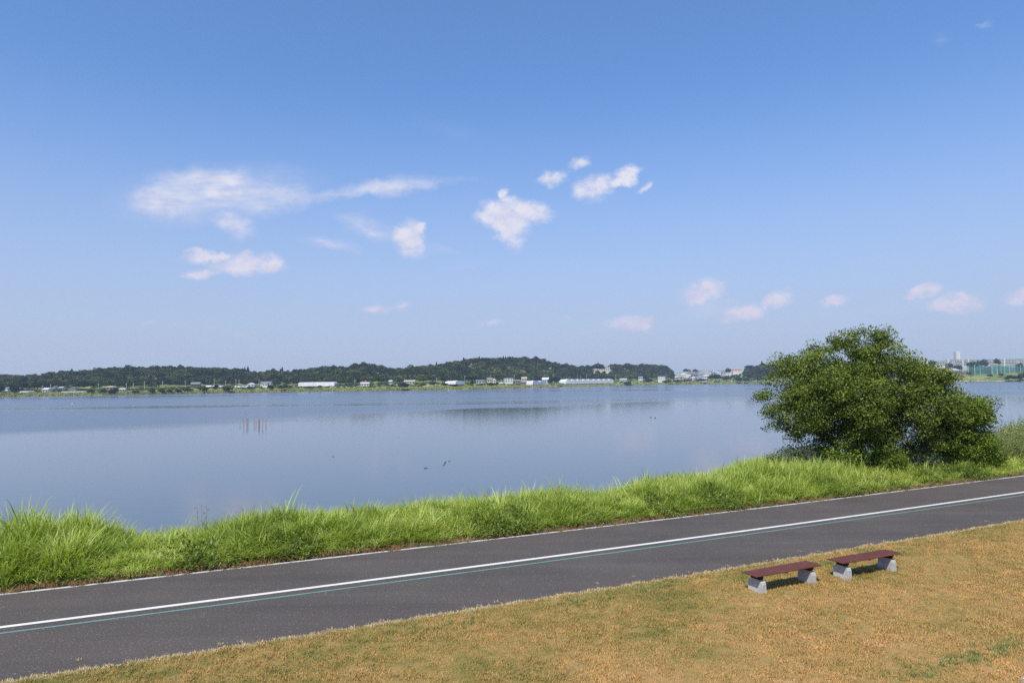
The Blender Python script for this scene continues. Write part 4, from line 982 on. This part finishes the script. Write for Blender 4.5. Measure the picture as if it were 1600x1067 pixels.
# utility poles
pole_m = MB().tube((0, 0, 0), (0, 0, 1), .02, .014, 6)
def pole(px, yt, yb, Z, label, name='utility_pole', cat='utility pole', thick=.2, group='utility poles along the far shore', arm=True):
    x, y = P(px, Z); zb = min(zat(px, yb, Z), float(hgt(px, Z))) if Z < 1200 else zat(px, yb, Z); zt = zat(px, yt, Z); h = zt-zb
    r = empty(name, (x, y, zb)); tag(r, label, cat, group)
    MB().tube((0, 0, -.3), (0, 0, h), thick, thick*.7, 6).build('pole', M['pole'], r)
    if arm: MB().box(-.9, .9, -.07, .07, h-.9, h-.72).build('crossarm', M['pole'], r); MB().box(-.7, .7, -.07, .07, h-1.8, h-1.62).build('crossarm', M['pole'], r)
PL = [(66.5, 602, 612, 'utility pole left of the white gable on the left shore'), (79.5, 600, 611, 'utility pole between the white gable and the grey house'), (154, 599, 609, 'faint pole left of the beige hip roof'), (197.5, 598, 610, 'pole right of the bright white small house'),
      (208.5, 598, 611, 'pole over the low shore bush'), (226, 595, 609, 'tall pole above the pale green field'), (254, 595.5, 608, 'twin armed pole above the bush row'), (289.5, 594.5, 605, 'pole left of the timber house'),
      (334.5, 591.5, 602, 'pole over the low greenhouses'), (352.5, 594.5, 603, 'pole above the large rounded bush'), (368.5, 592, 604, 'tallest pole left of the twin conifers'), (373.5, 593, 604, 'thin pole right beside the tallest one below the conifers'),
      (404.5, 592, 602, 'pole left of the small white house with grey roof'), (440, 599, 606, 'short pole in the olive bush left of the long shed'), (554, 592, 602, 'pole right of the bright tree by the long shed'), (681.5, 590, 600, 'pale pole beside the light green tree'),
      (725.5, 586.5, 599, 'tall pole left of the grey house'), (728.5, 593, 599, 'short pole beside the tall one left of the grey house'), (765.5, 585.5, 593, 'pole on the roofline of the yellow house'), (803, 585, 592, 'pole above the brown house'),
      (849.5, 584.5, 592, 'pole above the cream house'), (863.5, 584.5, 590, 'pole behind the large rounded tree'), (901, 586, 593, 'left pole behind the white greenhouses'), (906.5, 587, 593, 'short pole behind the white greenhouses'),
      (915.5, 584.5, 593, 'tallest pole behind the white greenhouses'), (961, 586, 596, 'pole at the right end of the greenhouses'), (1039.5, 581, 592, 'tall white mast right of the white boxy house'), (1131.5, 586, 597, 'pole in front of the far town'),
      (1157.3, 579.5, 599, 'tall slim white mast at the water right of the orange roof'), (1191, 581, 591, 'pole just left of the big tree crown')]
for (px, yt, yb, lb) in PL: pole(px, yt, yb, S(px, 75 if 'mast at the water' not in lb else 3), lb, group=None, thick=.24, arm='mast' not in lb)
# golf practice net
NZ = float(Zs(1555))+85
nr_ = empty('golf_net', (*P(1555, NZ), float(hgt(1555, NZ)))); tag(nr_, 'tall green golf practice net on pale posts behind the right shore', 'net')
ox, oy, oz = nr_.location
posts = [(1503, 568.5, 0), (1512, 571, 20), (1521.5, 569.5, 0), (1530, 569.5, 25), (1540, 572.5, 60), (1548.5, 568.5, 0), (1556.5, 568.3, -5), (1562.5, 570.5, 40), (1568, 570.5, 55), (1575.5, 571.5, 60), (1584, 572, 60), (1593, 570, 20), (1604, 570, 0)]
prev = None
for (px, yt, dz) in posts:
    Z = NZ+dz; x, y = P(px, Z); zt = zat(px, yt, Z); zb = float(hgt(px, Z))-.5
    MB().tube((x-ox, y-oy, zb-oz), (x-ox, y-oy, zt-oz), .38, .26, 6).build('post', M['steel'], nr_)
    if prev and px > 1512:
        (x0, y0, t0) = prev; zt2 = zt-1.0; k = 6; mb = MB()
        V = []
        for i in range(k+1):
            q = i/k; sag = -1.2*math.sin(q*math.pi); V += [(x0+(x-x0)*q-ox, y0+(y-y0)*q-oy, zb-oz), (x0+(x-x0)*q-ox, y0+(y-y0)*q-oy, t0+(zt2-t0)*q+sag-oz)]
        mb.add(V, [(2*i, 2*i+2, 2*i+3, 2*i+1) for i in range(k)]); mb.build('net_panel', M['net'], nr_)
    prev = (x, y, zt-1.0)
# second, farther net wall closing the back
bk = MB(); V = []
for i, px in enumerate(np.linspace(1510, 1606, 13)):
    Z = NZ+110; x, y = P(px, Z); V += [(x-ox, y-oy, float(hgt(px, Z))-.5-oz), (x-ox, y-oy, zat(px, 571.5+.6*math.sin(i*1.9), Z)-oz)]
bk.add(V, [(2*i, 2*i+2, 2*i+3, 2*i+1) for i in range(12)]); bk.build('back_net', M['net'], nr_)
# sandy bank and pale shore strip on the right
def far_strip(name, px0, px1, d0, d1, m, dz=.12):
    V = []; xs_ = np.linspace(px0, px1, 24)
    for px in xs_:
        for d in (d0, d1):
            Z = float(Zs(px))+d+(1.5*math.sin(px*.4)); x, y = P(px, Z); V.append((x, y, max(float(hgt(px, Z)), WATER_Z+.02)+dz))
    return tag(link(name, mesh(name, V, [(2*i, 2*i+2, 2*i+3, 2*i+1) for i in range(23)], m)), kind='structure')
M['sand'] = plain('dry_field', (.42, .36, .24), .12, .05)
far_strip('sandy_bank', 1440, 1552, 64, 119, M['sand'], .25)
far_strip('pale_beach', 1480, 1568, .5, 9, M['sand'], .15)

# ------------------------------------------------------------------ things on the water
fz = (H-WATER_Z)*F/(665-604); fx, fy = P(396, fz); k = fz/F
fr = empty('fishing_stakes', (fx, fy, WATER_Z)); tag(fr, 'cluster of thin reddish fishing stakes standing in the lake', 'stakes')
for (px, dz, hpx) in [(381.5, 0, 12), (383.5, 1.2, 11), (385, .4, 11), (386.3, .0, 12), (392, 1.5, 9), (395, 1.5, 8), (400.5, 1.2, 10), (402.3, .6, 10), (406.3, 0, 11), (408.3, .7, 12), (410.3, .2, 12), (412, 1., 11), (375.8, 0, 6)]:
    MB().tube(((px-396)*k, dz, -.5), ((px-396)*k+rng.normal(0, .02), dz, hpx*k), .045, .036, 5).build('stake', M['stake'], fr)
MB().tube((-15*k, .5, 9.5*k), (-9*k, .5, 9.2*k), .018, .018, 4).build('crossbar', M['stake'], fr); MB().tube((10*k, .5, 9.8*k), (16*k, .5, 9.4*k), .018, .018, 4).build('crossbar', M['stake'], fr)
def duck(px, py, rz, label, m='duck', sc=1.):
    Z = (H-WATER_Z)*F/(py-hor(px)); x, y = P(px, Z); r = empty('duck', (x, y, WATER_Z), R(rz)); tag(r, label, 'bird')
    bm = []; n = 8; prof_ = [(-.24, .01, .10), (-.2, .05, .07), (-.1, .10, .05), (.02, .115, .05), (.12, .09, .06), (.18, .03, .08)]
    V = []
    for (xx, rad, zc) in prof_:
        for j in range(n): q = 6.283*j/n; V.append((xx, rad*math.cos(q), zc+rad*.75*math.sin(q)))
    Fc = [(i*n+j, i*n+(j+1) % n, (i+1)*n+(j+1) % n, (i+1)*n+j) for i in range(5) for j in range(n)]+[tuple(range(n-1, -1, -1)), tuple(range(5*n, 6*n))]
    b_ = link('body', mesh('body', V, Fc, M[m], True), r); h_ = MB().tube((.14, 0, .09), (.17, 0, .2), .03, .025, 6).tube((.14, 0, .215), (.24, 0, .205), .042, .03, 8).build('head', M[m], r); MB().tube((.235, 0, .2), (.29, 0, .19), .018, .01, 5).build('bill', M['stake'], h_)
    r.scale = (sc,)*3; return r
for (px, py, rz, lb) in [(694.5, 721, 10, 'duck at the back left of the small group on the lake'), (700.5, 719.5, 5, 'rearmost right duck of the small group on the lake'), (693.5, 722.8, 20, 'middle duck of the small group on the lake'), (691.8, 725.3, -5, 'nearest duck of the small group on the lake'),
                         (662.5, 730, 0, 'left duck of the pair swimming apart near the bank'), (665.5, 729.8, 170, 'right duck of the pair swimming apart near the bank'), (520.6, 712.5, 80, 'lone duck on the open water left of the others'), (1014, 652, 0, 'far lone duck on the right part of the lake'), (1021, 652.4, 0, 'duck trailing just right of the far lone one')]:
    duck(px, py, rz, lb, sc=.32 if px < 1000 else .65)
Z = (H-WATER_Z)*F/(635-hor(113.5)); x, y = P(113.8, Z)
r = empty('egret', (x, y, WATER_Z)); tag(r, 'white egret perched on a low post far out on the left water', 'bird')
MB().tube((0, 0, -.4), (0, 0, .45), .07, .07, 6).build('post', M['stake'], r)
MB().tube((0, 0, .5), (0, 0, .85), .10, .13, 7).tube((0, 0, .85), (.03, 0, 1.25), .05, .035, 6).tube((0, 0, 1.25), (.14, 0, 1.27), .045, .012, 6).build('body', M['bird_white'], r)
# thin reeds standing in the water at the right
for i, (px, yt, yb) in enumerate([(1573, 645, 656), (1588.5, 640, 656), (1591, 646, 657), (1597.5, 638, 652)]):
    Z = (H-WATER_Z)*F/(yb-hor(px)); x, y = P(px, Z); k = Z/F; r = empty('water_reed', (x, y, WATER_Z))
    tag(r, ['leftmost thin reed sprig in the open water right of the trees', 'tall thin reed sprig in the open water, second from the left', 'short reed sprig close beside the tall one in the water', 'reed sprig in the water nearest the right photo edge'][i], 'reed')
    mb = MB()
    for j in range(4): a = rng.normal(0, .12, 2); mb.tube((a[0]*.4, a[1], -.3), (a[0], a[1], (yb-yt)*k*rng.uniform(.6, 1)), .012, .006, 4)
    mb.build('stem', M['green_tuft'], r)

# ------------------------------------------------------------------ air
hz = MB().box(-3600, 3600, -400, 3900, -4, 75)
hm = bpy.data.materials.new('air'); hm.use_nodes = True; t = NT(hm.node_tree); t.n.clear()
pv_ = t.new('ShaderNodeVolumePrincipled', None, Density=.00014, Color=(.66, .76, .95, 1)); pv_.inputs['Anisotropy'].default_value = .2
t.new('ShaderNodeOutputMaterial', None, Volume=pv_.outputs[0])
tag(hz.build('haze', hm), kind='stuff')
